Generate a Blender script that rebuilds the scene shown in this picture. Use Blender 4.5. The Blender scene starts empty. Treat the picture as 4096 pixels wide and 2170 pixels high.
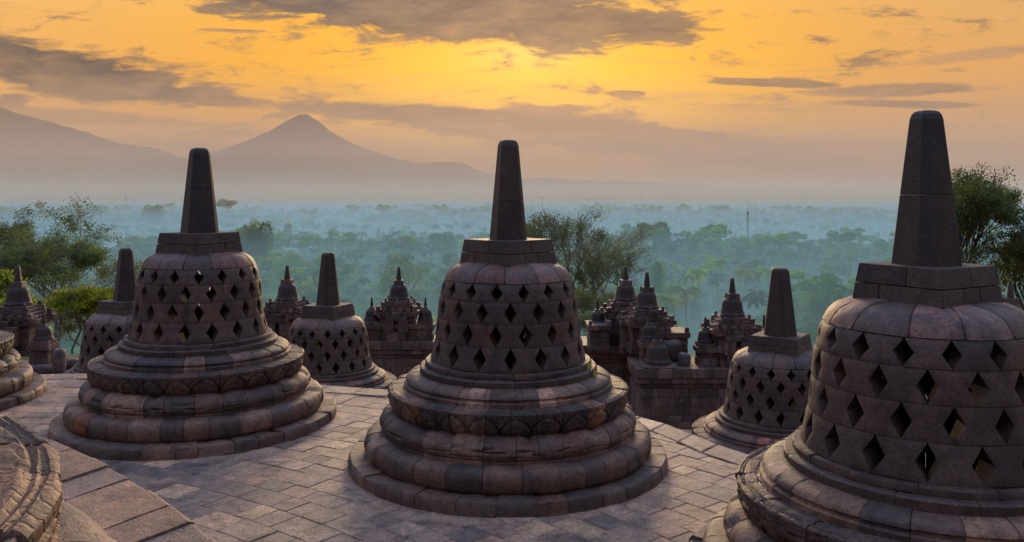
import bpy, math, random
from mathutils import Vector, noise, Matrix
R = math.radians; PI = math.pi
sc = bpy.context.scene; COL = sc.collection

# ------------------------------------------------------------------ camera
F = 3402.0; CX = 2048.0; HY = 776.0; EYE = 3.108      # photo pixels (4096 wide)
cam = bpy.data.cameras.new('camera'); co = bpy.data.objects.new('camera', cam); COL.objects.link(co)
co.location = (0, 0, EYE); co.rotation_euler = (R(90), 0, 0)
cam.sensor_width = 36; cam.lens = 36 * F / 4096; cam.shift_y = -(1085 - HY) / 4096
cam.clip_start = 0.05; cam.clip_end = 20000
sc.camera = co
def at(px, py, Y): return Vector(((px - CX) / F * Y, Y, EYE - (py - HY) / F * Y))

# ------------------------------------------------------------------ world
SUN_EL, SUN_AZ = 9.5, 1.5
w = bpy.data.worlds.new('World'); sc.world = w; w.use_nodes = True
nt = w.node_tree; N = nt.nodes; LK = nt.links; N.clear()
def nd(t, **k):
    n = N.new(t)
    for a, b in k.items(): setattr(n, a, b)
    return n
def val(s, x):
    if hasattr(x, 'is_output') or isinstance(x, bpy.types.NodeSocket): LK.new(x, s)
    else: s.default_value = x
def mth(op, a, b=0.0, c=0.0, clamp=False):
    n = nd('ShaderNodeMath', operation=op, use_clamp=clamp); val(n.inputs[0], a); val(n.inputs[1], b); val(n.inputs[2], c); return n.outputs[0]
def mixc(f, a, b, bt='MIX'):
    n = nd('ShaderNodeMix', data_type='RGBA', blend_type=bt); val(n.inputs[0], f)
    val(n.inputs[6], a if not isinstance(a, tuple) else a + (1,)); val(n.inputs[7], b if not isinstance(b, tuple) else b + (1,)); return n.outputs[2]
def ramp(f, pts, interp='LINEAR'):
    n = nd('ShaderNodeValToRGB'); val(n.inputs[0], f); cr = n.color_ramp; cr.interpolation = interp
    while len(cr.elements) < len(pts): cr.elements.new(0.5)
    for e, (p, c) in zip(cr.elements, pts):
        e.position = p; e.color = (c + (1,)) if isinstance(c, tuple) else (c, c, c, 1)
    return n.outputs[0]
def smooth(x, a, b):
    n = nd('ShaderNodeMapRange', interpolation_type='SMOOTHSTEP'); val(n.inputs[0], x); n.inputs[1].default_value = a; n.inputs[2].default_value = b
    n.inputs[3].default_value = 0; n.inputs[4].default_value = 1; return n.outputs[0]
tc = nd('ShaderNodeTexCoord'); sx = nd('ShaderNodeSeparateXYZ'); LK.new(tc.outputs['Generated'], sx.inputs[0])
dx, dy, dz = sx.outputs
front = smooth(dy, -0.25, 0.6)
dyc = mth('MAXIMUM', dy, 0.25)
u = mth('DIVIDE', dx, dyc); v = mth('DIVIDE', dz, dyc)       # world-direction coordinates in the sunrise half of the sky
cb = nd('ShaderNodeCombineXYZ'); val(cb.inputs[0], u); val(cb.inputs[1], v)
def nz(scale, sxx, syy, det=8, rough=0.6, dist=0.0, off=(0, 0, 0), rot=0.0):
    mp = nd('ShaderNodeMapping'); LK.new(cb.outputs[0], mp.inputs[0]); mp.inputs['Scale'].default_value = (sxx, syy, 1); mp.inputs['Location'].default_value = off
    mp.inputs['Rotation'].default_value = (0, 0, rot)
    t = nd('ShaderNodeTexNoise'); LK.new(mp.outputs[0], t.inputs['Vector']); t.inputs['Scale'].default_value = scale
    t.inputs['Detail'].default_value = det; t.inputs['Roughness'].default_value = rough; t.inputs['Distortion'].default_value = dist
    return t.outputs[0]
el = mth('MULTIPLY', v, 2.5)      # 0..0.25 -> 0..0.62
SKY = ramp(el, [(0.0, (.34, .21, .14)), (.10, (.42, .22, .09)), (.22, (.68, .28, .035)), (.36, (.92, .38, .012)), (.50, (.98, .44, .025)), (.62, (.96, .51, .08)), (1.0, (.60, .46, .42))])
# side tints
SKY = mixc(mth('MULTIPLY', smooth(u, .12, .62), .55), SKY, (.62, .36, .20))
SKY = mixc(mth('MULTIPLY', mth('SUBTRACT', 1.0, smooth(u, -.62, -.2)), .40), SKY, (.88, .52, .24))
# glow round the veiled sun
def gauss(cu, cv, su, sv, rot=0.0):
    a = mth('SUBTRACT', u, cu); b = mth('SUBTRACT', v, cv); c, s = math.cos(rot), math.sin(rot)
    p = mth('ADD', mth('MULTIPLY', a, c / su), mth('MULTIPLY', b, s / su)); q = mth('ADD', mth('MULTIPLY', a, -s / sv), mth('MULTIPLY', b, c / sv))
    return mth('EXPONENT', mth('MULTIPLY', mth('ADD', mth('MULTIPLY', p, p), mth('MULTIPLY', q, q)), -1.0))
SKY = mixc(mth('MULTIPLY', gauss(.02, .125, .26, .075), .92), SKY, (1.2, .66, .0))
SKY = mixc(mth('MULTIPLY', gauss(.015, .163, .07, .022), .7), SKY, (1.0, .74, .16))
# clouds
wisp = nz(3.0, 2.2, 9.0, 9, .62, .8, (1.3, 4.1, 0), -.10)
fine = nz(14.0, 1.0, 3.6, 8, .66, .5, (7.3, 1.1, 0), -.12)
def cloud(cu, cv, su, sv, rot, thr, soft, strength, colr):
    global SKY
    m = gauss(cu, cv, su, sv, rot)
    d = mth('ADD', mth('MULTIPLY', m, 1.0), mth('ADD', mth('MULTIPLY', mth('SUBTRACT', wisp, .5), 1.3), mth('MULTIPLY', mth('SUBTRACT', fine, .5), 1.25)))
    body = mixc(smooth(mth('ADD', mth('MULTIPLY', fine, .6), mth('MULTIPLY', wisp, .4)), .36, .66), (colr[0] * .08, colr[1] * .22, colr[2] * .50), (colr[0] * 1.1, colr[1] * .95, colr[2] * .85))
    SKY = mixc(mth('MULTIPLY', smooth(d, thr - .22, thr - .22 + soft * .8), min(1, strength * 1.15)), SKY, body)
cl_veil = smooth(wisp, .50, .78)
streak = nz(2.4, 1.5, 26.0, 9, .60, .6, (4.2, 1.7, 0), -.05)
SKY = mixc(mth('MULTIPLY', mth('MULTIPLY', smooth(streak, .47, .72), gauss(-.15, .085, .75, .055)), .55), SKY, (.34, .20, .11))
SKY = mixc(mth('MULTIPLY', mth('MULTIPLY', smooth(streak, .54, .75), gauss(.30, .15, .5, .07)), .35), SKY, (.42, .27, .17))
SKY = mixc(mth('MULTIPLY', mth('MULTIPLY', cl_veil, smooth(v, .0, .1)), .22), SKY, (.62, .36, .17))
DK = (.20, .165, .13)
cloud(-.05, .212, .25, .036, -.07, .42, .40, .92, (.20, .17, .135))
cloud(-.21, .228, .16, .022, -.05, .42, .40, .90, (.21, .185, .15))
cloud(.13, .200, .11, .018, -.08, .46, .45, .85, (.24, .18, .12))
cloud(-.54, .148, .20, .032, -.17, .42, .45, .88, (.27, .20, .14))
cloud(-.40, .118, .13, .012, -.12, .42, .45, .75, (.28, .20, .14))
cloud(-.50, .090, .25, .012, -.05, .60, .55, .50, (.42, .26, .15))
cloud(-.05, .088, .18, .014, -.08, .34, .45, .90, (.34, .22, .13))
cloud(.12, .064, .25, .018, -.10, .26, .50, 1.0, (.24, .17, .12))
cloud(.02, .070, .14, .010, -.05, .44, .60, .75, (.32, .20, .12))
cloud(.31, .130, .09, .0055, -.03, .48, .40, .80, (.30, .20, .13))
cloud(.46, .122, .13, .010, .02, .55, .45, .70, (.36, .24, .17))
cloud(.47, .105, .10, .0055, -.02, .50, .40, .75, (.33, .22, .16))
cloud(.135, .118, .025, .004, 0, .50, .30, .75, (.38, .23, .10))
cloud(.45, .060, .20, .007, -.03, .62, .50, .5, (.44, .28, .20))
cloud(.56, .165, .14, .009, .12, .60, .60, .45, (.50, .34, .25))
cloud(-.33, .192, .05, .003, -.03, .60, .40, .6, (.5, .34, .2))
# the part of the sky behind the viewer: pale lavender dawn
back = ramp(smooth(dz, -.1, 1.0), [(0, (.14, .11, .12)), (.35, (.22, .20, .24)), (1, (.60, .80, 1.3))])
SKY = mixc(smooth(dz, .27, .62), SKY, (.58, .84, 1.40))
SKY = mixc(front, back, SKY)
SKY = mixc(smooth(dz, -.02, -.12) if False else mth('SUBTRACT', 1.0, smooth(dz, -.12, -.01)), SKY, (.30, .24, .22))
nish = nd('ShaderNodeTexSky', sky_type='NISHITA'); nish.sun_disc = False; nish.sun_elevation = R(SUN_EL); nish.sun_rotation = R(SUN_AZ); nish.dust_density = 3
SKY = mixc(1.0, SKY, mixc(1.0, nish.outputs[0], (.004, .003, .0025), 'MULTIPLY'), 'ADD')
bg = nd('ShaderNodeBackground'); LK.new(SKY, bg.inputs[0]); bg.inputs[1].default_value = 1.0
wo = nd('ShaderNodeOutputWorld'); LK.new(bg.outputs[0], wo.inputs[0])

sd = bpy.data.lights.new('sun', 'SUN'); sd.energy = 3.6; sd.angle = R(18); sd.color = (1, .70, .38)
so = bpy.data.objects.new('sun', sd); COL.objects.link(so)
sv = Vector((math.sin(R(SUN_AZ)) * math.cos(R(SUN_EL)), math.cos(R(SUN_AZ)) * math.cos(R(SUN_EL)), math.sin(R(SUN_EL))))
so.rotation_euler = sv.to_track_quat('Z', 'Y').to_euler()

sc.view_settings.view_transform = 'Standard'; sc.view_settings.look = 'None'; sc.view_settings.exposure = 0; sc.view_settings.gamma = 1
cy = sc.cycles; cy.use_denoising = True; cy.max_bounces = 6; cy.diffuse_bounces = 3; cy.volume_bounces = 3; cy.transparent_max_bounces = 8
try: cy.denoiser = 'OPENIMAGEDENOISE'; cy.denoising_prefilter = 'ACCURATE'
except Exception: pass
cy.sample_clamp_indirect = 4

# ------------------------------------------------------------------ helpers
def tag(o, label=None, cat=None, group=None, kind=None):
    if label: o['label'] = label
    if cat: o['category'] = cat
    if group: o['group'] = group
    if kind: o['kind'] = kind
    return o
def empty(name, loc, rz=0, scale=(1, 1, 1)):
    o = bpy.data.objects.new(name, None); COL.objects.link(o); o.location = loc; o.rotation_euler = (0, 0, rz); o.scale = scale
    o.empty_display_size = .2; return o
class MB:
    def __init__(s): s.v = []; s.f = []; s.t = []
    def add(s, vs, fs, tone=.5):
        b = len(s.v); s.v.extend(vs)
        for f in fs: s.f.append(tuple(i + b for i in f)); s.t.append(tone)
    def mesh(s, name, mat, smoothing=True, angle=40):
        m = bpy.data.meshes.new(name); m.from_pydata([tuple(x) for x in s.v], [], s.f)
        a = m.attributes.new('tone', 'FLOAT', 'FACE'); a.data.foreach_set('value', s.t)
        m.materials.append(mat)
        if smoothing:
            m.polygons.foreach_set('use_smooth', [True] * len(m.polygons)); m.set_sharp_from_angle(angle=R(angle))
        m.update(); return m
    def build(s, name, mat, parent=None, smoothing=True, angle=40, bevel=0.0):
        o = bpy.data.objects.new(name, s.mesh(name, mat, smoothing, angle)); COL.objects.link(o)
        if parent: o.parent = parent
        if bevel:
            b = o.modifiers.new('bevel', 'BEVEL'); b.width = bevel; b.segments = 2; b.limit_method = 'ANGLE'; b.angle_limit = R(50)
        return o
def copy_tree(o, parent=None):
    c = o.copy(); COL.objects.link(c)
    if parent: c.parent = parent
    for ch in o.children: copy_tree(ch, c)
    return c
def obox(mb, c, ax, hx, ay, hy, hz, tone, jit=0.0, rnd=random):
    vs = []
    for k in (-1, 1):
        for (i, j) in ((-1, -1), (1, -1), (1, 1), (-1, 1)):
            p = c + ax * (i * hx) + ay * (j * hy) + Vector((0, 0, k * hz))
            if jit: p = p + Vector((rnd.uniform(-jit, jit), rnd.uniform(-jit, jit), rnd.uniform(-jit, jit)))
            vs.append(p)
    mb.add(vs, [(3, 2, 1, 0), (4, 5, 6, 7), (0, 1, 5, 4), (1, 2, 6, 5), (2, 3, 7, 6), (3, 0, 4, 7)], tone)
def tube(mb, pts, rads, n=6, tone=.5):
    vs = []; fs = []
    for k, (p, r) in enumerate(zip(pts, rads)):
        d = (pts[min(k + 1, len(pts) - 1)] - pts[max(k - 1, 0)]).normalized()
        a = d.cross(Vector((0.3, 1, .12))).normalized(); b = d.cross(a)
        for i in range(n):
            t = 2 * PI * i / n; vs.append(p + a * (math.cos(t) * r) + b * (math.sin(t) * r))
    for k in range(len(pts) - 1):
        for i in range(n):
            j = (i + 1) % n; fs.append((k * n + i, k * n + j, (k + 1) * n + j, (k + 1) * n + i))
    fs.append(tuple(range(n - 1, -1, -1))); fs.append(tuple((len(pts) - 1) * n + i for i in range(n)))
    mb.add(vs, fs, tone)

# ------------------------------------------------------------------ materials
def newmat(name):
    global nt, N, LK
    m = bpy.data.materials.new(name); m.use_nodes = True; nt = m.node_tree; N = nt.nodes; LK = nt.links
    for n in list(N):
        if n.type != 'OUTPUT_MATERIAL': N.remove(n)
    return m, [n for n in N if n.type == 'OUTPUT_MATERIAL'][0]
def tnoise(vec, scale, det=6, rough=.6, dist=0, out=0):
    t = nd('ShaderNodeTexNoise'); LK.new(vec, t.inputs['Vector']); t.inputs['Scale'].default_value = scale; t.inputs['Detail'].default_value = det
    t.inputs['Roughness'].default_value = rough; t.inputs['Distortion'].default_value = dist; return t.outputs[out]
def stone(name, pal, mott=.35, dark=1.0, tint=(1.20, .97, .85), bump=.5, lichen=.0, carve=None, rough=.62, pale=0.0, grain=42, objvar=True):
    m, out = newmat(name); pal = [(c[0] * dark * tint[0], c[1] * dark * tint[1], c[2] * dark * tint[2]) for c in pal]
    tcn = nd('ShaderNodeTexCoord'); geo = nd('ShaderNodeNewGeometry'); pos = geo.outputs['Position']
    at_ = nd('ShaderNodeAttribute', attribute_name='tone'); oi = nd('ShaderNodeObjectInfo')
    t = mth('FRACT', mth('ADD', mth('MULTIPLY', at_.outputs['Fac'], 1.0), mth('MULTIPLY', oi.outputs['Random'], 7.31 if objvar else 0.0)))
    base = ramp(t, [(i / len(pal), c) for i, c in enumerate(pal)], 'CONSTANT')
    t2 = mth('FRACT', mth('MULTIPLY', t, 17.7))
    base = mixc(1.0, base, mixc(t2, (.86, .77, .76), (1.34, 1.16, 1.08)), 'MULTIPLY')
    n1 = tnoise(pos, 2.3, 8, .62, .4); n2 = tnoise(pos, 9.0, 8, .7); n3 = tnoise(pos, grain, 6, .75)
    base = mixc(1.0, base, ramp(n1, [(.25, 1 - mott), (.5, 1.0), (.75, 1 + mott)]), 'MULTIPLY')
    base = mixc(1.0, base, ramp(n2, [(.30, (.60, .58, .60)), (.5, (1, 1, 1)), (.70, (1.42, 1.36, 1.30))]), 'MULTIPLY')
    base = mixc(1.0, base, ramp(n3, [(.32, .50), (.5, 1.0), (.70, 1.60)]), 'MULTIPLY')
    # old rain stains and soot running over the joints, and small pits
    mp = nd('ShaderNodeMapping'); LK.new(pos, mp.inputs[0]); mp.inputs['Scale'].default_value = (3.2, 3.2, .8)
    st = tnoise(mp.outputs[0], 1.0, 8, .68, .6); base = mixc(1.0, base, ramp(st, [(.34, (.38, .36, .37)), (.50, (1, 1, 1)), (.72, (1.22, 1.14, 1.05))]), 'MULTIPLY')
    pv_ = nd('ShaderNodeTexVoronoi'); LK.new(pos, pv_.inputs['Vector']); pv_.inputs['Scale'].default_value = 24; pits = smooth(mth('ADD', pv_.outputs['Distance'], mth('MULTIPLY', mth('SUBTRACT', n2, .5), -.9)), .02, .20)
    base = mixc(1.0, base, ramp(pits, [(0, .45), (1, 1.0)]), 'MULTIPLY')
    # pale mineral bloom and rare yellow lichen
    if pale: base = mixc(mth('MULTIPLY', smooth(tnoise(pos, 3.4, 9, .72, 1.2), .60, .70), pale), base, (.27, .24, .28))
    if lichen: base = mixc(mth('MULTIPLY', smooth(tnoise(pos, 1.7, 9, .68, .6), .665, .72), lichen), base, (.30, .24, .035))
    bs = nd('ShaderNodeBsdfPrincipled'); LK.new(base, bs.inputs['Base Color']); bs.inputs['Roughness'].default_value = rough
    bs.inputs['Specular IOR Level'].default_value = .5
    n4 = tnoise(pos, 210, 3, .7); base = mixc(1.0, base, ramp(n4, [(.34, .62), (.5, 1.0), (.66, 1.42)]), 'MULTIPLY')
    h = mth('ADD', mth('MULTIPLY', n3, .35), mth('ADD', mth('MULTIPLY', n2, .8), mth('ADD', mth('MULTIPLY', tnoise(pos, 95, 3, .6), .16), mth('MULTIPLY', n4, .10))))
    vo = nd('ShaderNodeTexVoronoi'); LK.new(pos, vo.inputs['Vector']); vo.inputs['Scale'].default_value = 38
    h = mth('ADD', h, mth('MULTIPLY', smooth(vo.outputs['Distance'], .05, .25), .22)); h = mth('ADD', h, mth('MULTIPLY', pits, .45))
    bn = nd('ShaderNodeBump'); bn.inputs['Strength'].default_value = bump; bn.inputs['Distance'].default_value = .03; LK.new(h, bn.inputs['Height'])
    nrm = bn.outputs[0]
    if carve:                                     # scroll and bead relief, laid out in the ring's own polar coordinates
        pu = nd('ShaderNodeAttribute', attribute_name='pu').outputs['Fac']; pv = nd('ShaderNodeAttribute', attribute_name='pv').outputs['Fac']
        c2 = nd('ShaderNodeCombineXYZ'); val(c2.inputs[0], pu); val(c2.inputs[1], pv)
        v2 = nd('ShaderNodeTexVoronoi', feature='DISTANCE_TO_EDGE'); LK.new(c2.outputs[0], v2.inputs['Vector']); v2.inputs['Scale'].default_value = carve; v2.inputs['Randomness'].default_value = .55
        v3 = nd('ShaderNodeTexVoronoi'); LK.new(c2.outputs[0], v3.inputs['Vector']); v3.inputs['Scale'].default_value = carve; v3.inputs['Randomness'].default_value = .55
        hh = mth('ADD', smooth(v2.outputs['Distance'], .02, .14), mth('MULTIPLY', smooth(v3.outputs['Distance'], .12, .2), -.35))
        b2 = nd('ShaderNodeBump'); b2.inputs['Strength'].default_value = .8; b2.inputs['Distance'].default_value = .008; LK.new(hh, b2.inputs['Height']); LK.new(nrm, b2.inputs['Normal']); nrm = b2.outputs[0]
    LK.new(nrm, bs.inputs['Normal']); LK.new(bs.outputs[0], out.inputs[0]); return m
GREY = (.080, .066, .060); PURP = (.094, .070, .068); BRN = (.112, .080, .064); DKS = (.056, .047, .045); RED = (.130, .078, .064); TAN = (.230, .155, .095); LGT = (.180, .138, .112); ORG = (.26, .115, .05)
M_RING = stone('andesite_courses', [GREY, PURP, DKS, BRN, LGT, GREY, RED, PURP, (.17, .125, .09), BRN, GREY, GREY, BRN, LGT, (.21, .16, .12), DKS], .3, bump=.6, lichen=.55, dark=.80)
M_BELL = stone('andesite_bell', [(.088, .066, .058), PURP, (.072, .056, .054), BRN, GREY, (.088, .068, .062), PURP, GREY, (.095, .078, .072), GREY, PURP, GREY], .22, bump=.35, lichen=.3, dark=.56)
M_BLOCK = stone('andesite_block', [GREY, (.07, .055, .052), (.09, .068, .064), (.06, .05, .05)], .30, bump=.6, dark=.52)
M_CAP = stone('andesite_cap', [PURP, (.17, .13, .11), GREY, (.14, .105, .10), RED, PURP, (.15, .12, .115), BRN], .28, bump=.4, lichen=.0, dark=.78)
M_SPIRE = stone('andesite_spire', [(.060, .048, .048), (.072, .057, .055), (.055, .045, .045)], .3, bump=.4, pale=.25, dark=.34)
M_CARVE = stone('carved_andesite', [BRN, GREY, LGT, PURP, TAN, BRN, GREY], .3, bump=.8, lichen=.35, carve=16, dark=.62)
M_WALL = stone('temple_block', [GREY, DKS, PURP, GREY, BRN, (.10, .09, .10), DKS, GREY, (.12, .10, .105)], .3, bump=.6, lichen=.35, pale=.95, dark=.88)
M_PAVE = stone('paving_stone', [(.25, .21, .18), (.29, .235, .20), (.19, .165, .15), (.34, .275, .21), (.27, .215, .185), (.22, .185, .165), (.42, .33, .23), (.32, .23, .18), (.25, .21, .19), (.17, .15, .145), (.30, .25, .21), (.26, .20, .175)], .34, bump=1.0, lichen=.12, objvar=False, dark=.92, tint=(1.10, .97, .84))
M_COPE = stone('coping_stone', [(.22, .165, .125), (.19, .15, .13), (.25, .19, .14), (.17, .15, .15)], .3, bump=1.0, lichen=.3, objvar=False, grain=60, dark=.85)

def plain(name, col, rough=.9, var=.3, scale=1.0, attr=False, trans=0.0, col2=None, subs=None):
    m, out = newmat(name); geo = nd('ShaderNodeNewGeometry'); oi = nd('ShaderNodeObjectInfo')
    n1 = tnoise(geo.outputs['Position'], scale, 5, .65)
    c = mixc(1.0, col, ramp(n1, [(.3, 1 - var), (.7, 1 + var)]), 'MULTIPLY')
    if attr:
        a = nd('ShaderNodeAttribute', attribute_name='tone').outputs['Fac']
        c = mixc(a, c, mixc(1.0, c, (1.0, 1.0, 1.0), 'MULTIPLY') if col2 is None else col2)
        rr = nd('ShaderNodeHueSaturation'); LK.new(c, rr.inputs['Color']); val(rr.inputs['Value'], mth('ADD', .65, mth('MULTIPLY', oi.outputs['Random'], .7))); val(rr.inputs['Hue'], mth('ADD', .475, mth('MULTIPLY', oi.outputs['Random'], .05))); c = rr.outputs[0]
    bs = nd('ShaderNodeBsdfPrincipled'); LK.new(c, bs.inputs['Base Color']); bs.inputs['Roughness'].default_value = rough; bs.inputs['Specular IOR Level'].default_value = .2
    sh = bs.outputs[0]
    if trans:
        tr = nd('ShaderNodeBsdfTranslucent'); LK.new(mixc(1.0, c, (1.3, 1.35, .5), 'MULTIPLY'), tr.inputs[0]); ms = nd('ShaderNodeMixShader'); ms.inputs[0].default_value = trans
        LK.new(sh, ms.inputs[1]); LK.new(tr.outputs[0], ms.inputs[2]); sh = ms.outputs[0]
    LK.new(sh, out.inputs[0]); return m
M_LEAF = plain('leaf_dark', (.065, .10, .045), .6, .35, .8, True, .45, (.19, .22, .085))
M_LEAFY = plain('leaf_yellow', (.12, .19, .025), .6, .35, .8, True, .45, (.42, .40, .05))
M_LEAFG = plain('leaf_forest', (.065, .145, .03), .8, .4, .05, True, .42, (.27, .38, .05))
M_LEAFO = plain('leaf_olive', (.13, .155, .07), .7, .35, .8, True, .40, (.20, .20, .10))
M_PALM = plain('palm_frond', (.13, .24, .045), .6, .3, .5, True, .5, (.48, .48, .08))
M_PALMD = plain('palm_frond_dark', (.035, .06, .035), .7, .3, .5, True, .25, (.07, .09, .04))
M_BARK = plain('bark', (.22, .18, .15), .95, .35, 6)
M_BARKP = plain('bark_pale', (.20, .19, .14), .95, .3, 6)
M_BARKD = plain('bark_dark', (.09, .07, .06), .95, .35, 6)
M_GRASS = plain('valley_ground', (.085, .12, .045), 1, .45, .012)
M_MTN = plain('mountain_slope', (.06, .055, .05), 1, .35, .004)
M_ROOF = plain('roof_tile', (.42, .13, .07), .85, .25, .6)
M_WHT = plain('white_render', (.7, .68, .62), .8, .1, .5)
M_STEEL = plain('painted_steel', (.12, .11, .11), .6, .2, .5)
M_GOLD = plain('gilded_metal', (.65, .40, .10), .35, .1, .5)
M_FIELD = plain('rice_field', (.30, .36, .12), 1, .2, .02)

# ------------------------------------------------------------------ perforated stupa
rnd = random.Random(5)
def resample(prof, step):
    out = [prof[0]]
    for (a, b) in zip(prof, prof[1:]):
        L = math.hypot(b[0] - a[0], b[1] - a[1]); n = max(1, int(L / step))
        for i in range(1, n + 1): out.append((a[0] + (b[0] - a[0]) * i / n, a[1] + (b[1] - a[1]) * i / n))
    return out
def cat(pts, n=4):
    out = []
    for i in range(len(pts) - 1):
        p0 = pts[max(i - 1, 0)]; p1 = pts[i]; p2 = pts[i + 1]; p3 = pts[min(i + 2, len(pts) - 1)]
        for k in range(n):
            t = k / n; out.append(tuple(.5 * ((2 * p1[j]) + (-p0[j] + p2[j]) * t + (2 * p0[j] - 5 * p1[j] + 4 * p2[j] - p3[j]) * t * t + (-p0[j] + 3 * p1[j] - 3 * p2[j] + p3[j]) * t ** 3) for j in (0, 1)))
    out.append(pts[-1]); return out
def cuts(n, rnd, var=.28):
    w_ = [1 + rnd.uniform(-var, var) for _ in range(n)]; s = sum(w_); a = 0; out = [0]
    for x in w_: a += x / s * 2 * PI; out.append(a)
    return out
def stone_ring(mb, prof, n, cham=.006, gap=.002, jit=.004, seg=6, disp=None, wear=.006, rnd=rnd, fixed=None, uv=None):
    cu = fixed or cuts(n, rnd); L = len(prof)
    for k in range(n):
        rad = max(p[0] for p in prof); a0 = cu[k] + gap / rad; a1 = cu[k + 1] - gap / rad; dr = rnd.uniform(-jit, jit); dzz = rnd.uniform(-jit, jit) * .3
        nseg = max(3, int((a1 - a0) * rad / seg * 100)) if seg > 20 else seg
        ang = [(a0, cham), (a0 + cham / rad, cham * .15)] + [(a0 + (a1 - a0) * i / nseg, 0) for i in range(1, nseg)] + [(a1 - cham / rad, cham * .15), (a1, cham)]
        vs = []
        for (a, c) in ang:
            for i, (r, z) in enumerate(prof):
                # inset along the profile's normal
                p = prof[max(i - 1, 0)]; q = prof[min(i + 1, L - 1)]; tx, tz = q[0] - p[0], q[1] - p[1]; tl = math.hypot(tx, tz) or 1
                nx, nz_ = tz / tl, -tx / tl
                d = dr - c
                if disp: d += disp(a, r, z, i / (L - 1))
                x, y = math.cos(a), math.sin(a)
                e = wear * noise.noise(Vector((x * r * 5 + k * 3.7, y * r * 5, z * 5))) + wear * .6 * noise.noise(Vector((x * r * 17, y * r * 17 + k, z * 17)))
                if wear > .007: e -= (.03 if seg > 15 else .08) * max(0, noise.noise(Vector((x * r * 3.1 + k * 1.3, y * r * 3.1, z * 6 + 9))) - .36)
                rr = r + nx * (d + e); zz = z + nz_ * (d + e) + dzz
                vs.append((rr * x, rr * y, zz))
        fs = []; na = len(ang)
        for i in range(na - 1):
            for j in range(L - 1): fs.append((i * L + j, (i + 1) * L + j, (i + 1) * L + j + 1, i * L + j + 1))
        fs.append(tuple(range(L))); fs.append(tuple((na - 1) * L + j for j in range(L - 1, -1, -1)))
        mb.add(vs, fs, rnd.random())
def polar_attrs(me, zc=0):
    a = me.attributes.new('pu', 'FLOAT', 'POINT'); b = me.attributes.new('pv', 'FLOAT', 'POINT')
    a.data.foreach_set('value', [math.atan2(p.co.y, p.co.x) * 1.3 for p in me.vertices])
    b.data.foreach_set('value', [math.hypot(p.co.x, p.co.y) - p.co.z for p in me.vertices])
def petal(nP, down, amp=.022):
    def f(a, r, z, s):
        uu = (a / (2 * PI) * nP) % 1 - .5
        t = s if not down else 1 - s                      # t=0 at the petal tip end
        if t < .10 or t > .95: return 0
        wdt = .46 * min(1, ((t - .10) / .50)) ** .42 if down else .455 * math.sqrt(max(0, 1 - (1 - min(1, (t - .10) / .70)) ** 2))
        d = wdt - abs(uu); k = amp / .022
        e = .012 * k * min(1, max(0, d / .03)) - .034 * k * math.exp(-(d / .026) ** 2) - .007 * k * math.exp(-((d - .075) / .016) ** 2)
        if d < 0: e += -.006 * k * math.exp(-(abs(abs(uu) - .5) / .018) ** 2)
        return e
    return f
RZ = [(.910, 1.187), (.856, 1.443), (.829, 1.690), (.799, 1.925), (.742, 2.120)]
bellcurve = cat([(.93, 1.10)] + RZ + [(.64, 2.28)], 24)[24:-24]
def rbell(z):
    best = min(bellcurve, key=lambda p: abs(p[1] - z)); return best[0]
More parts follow.
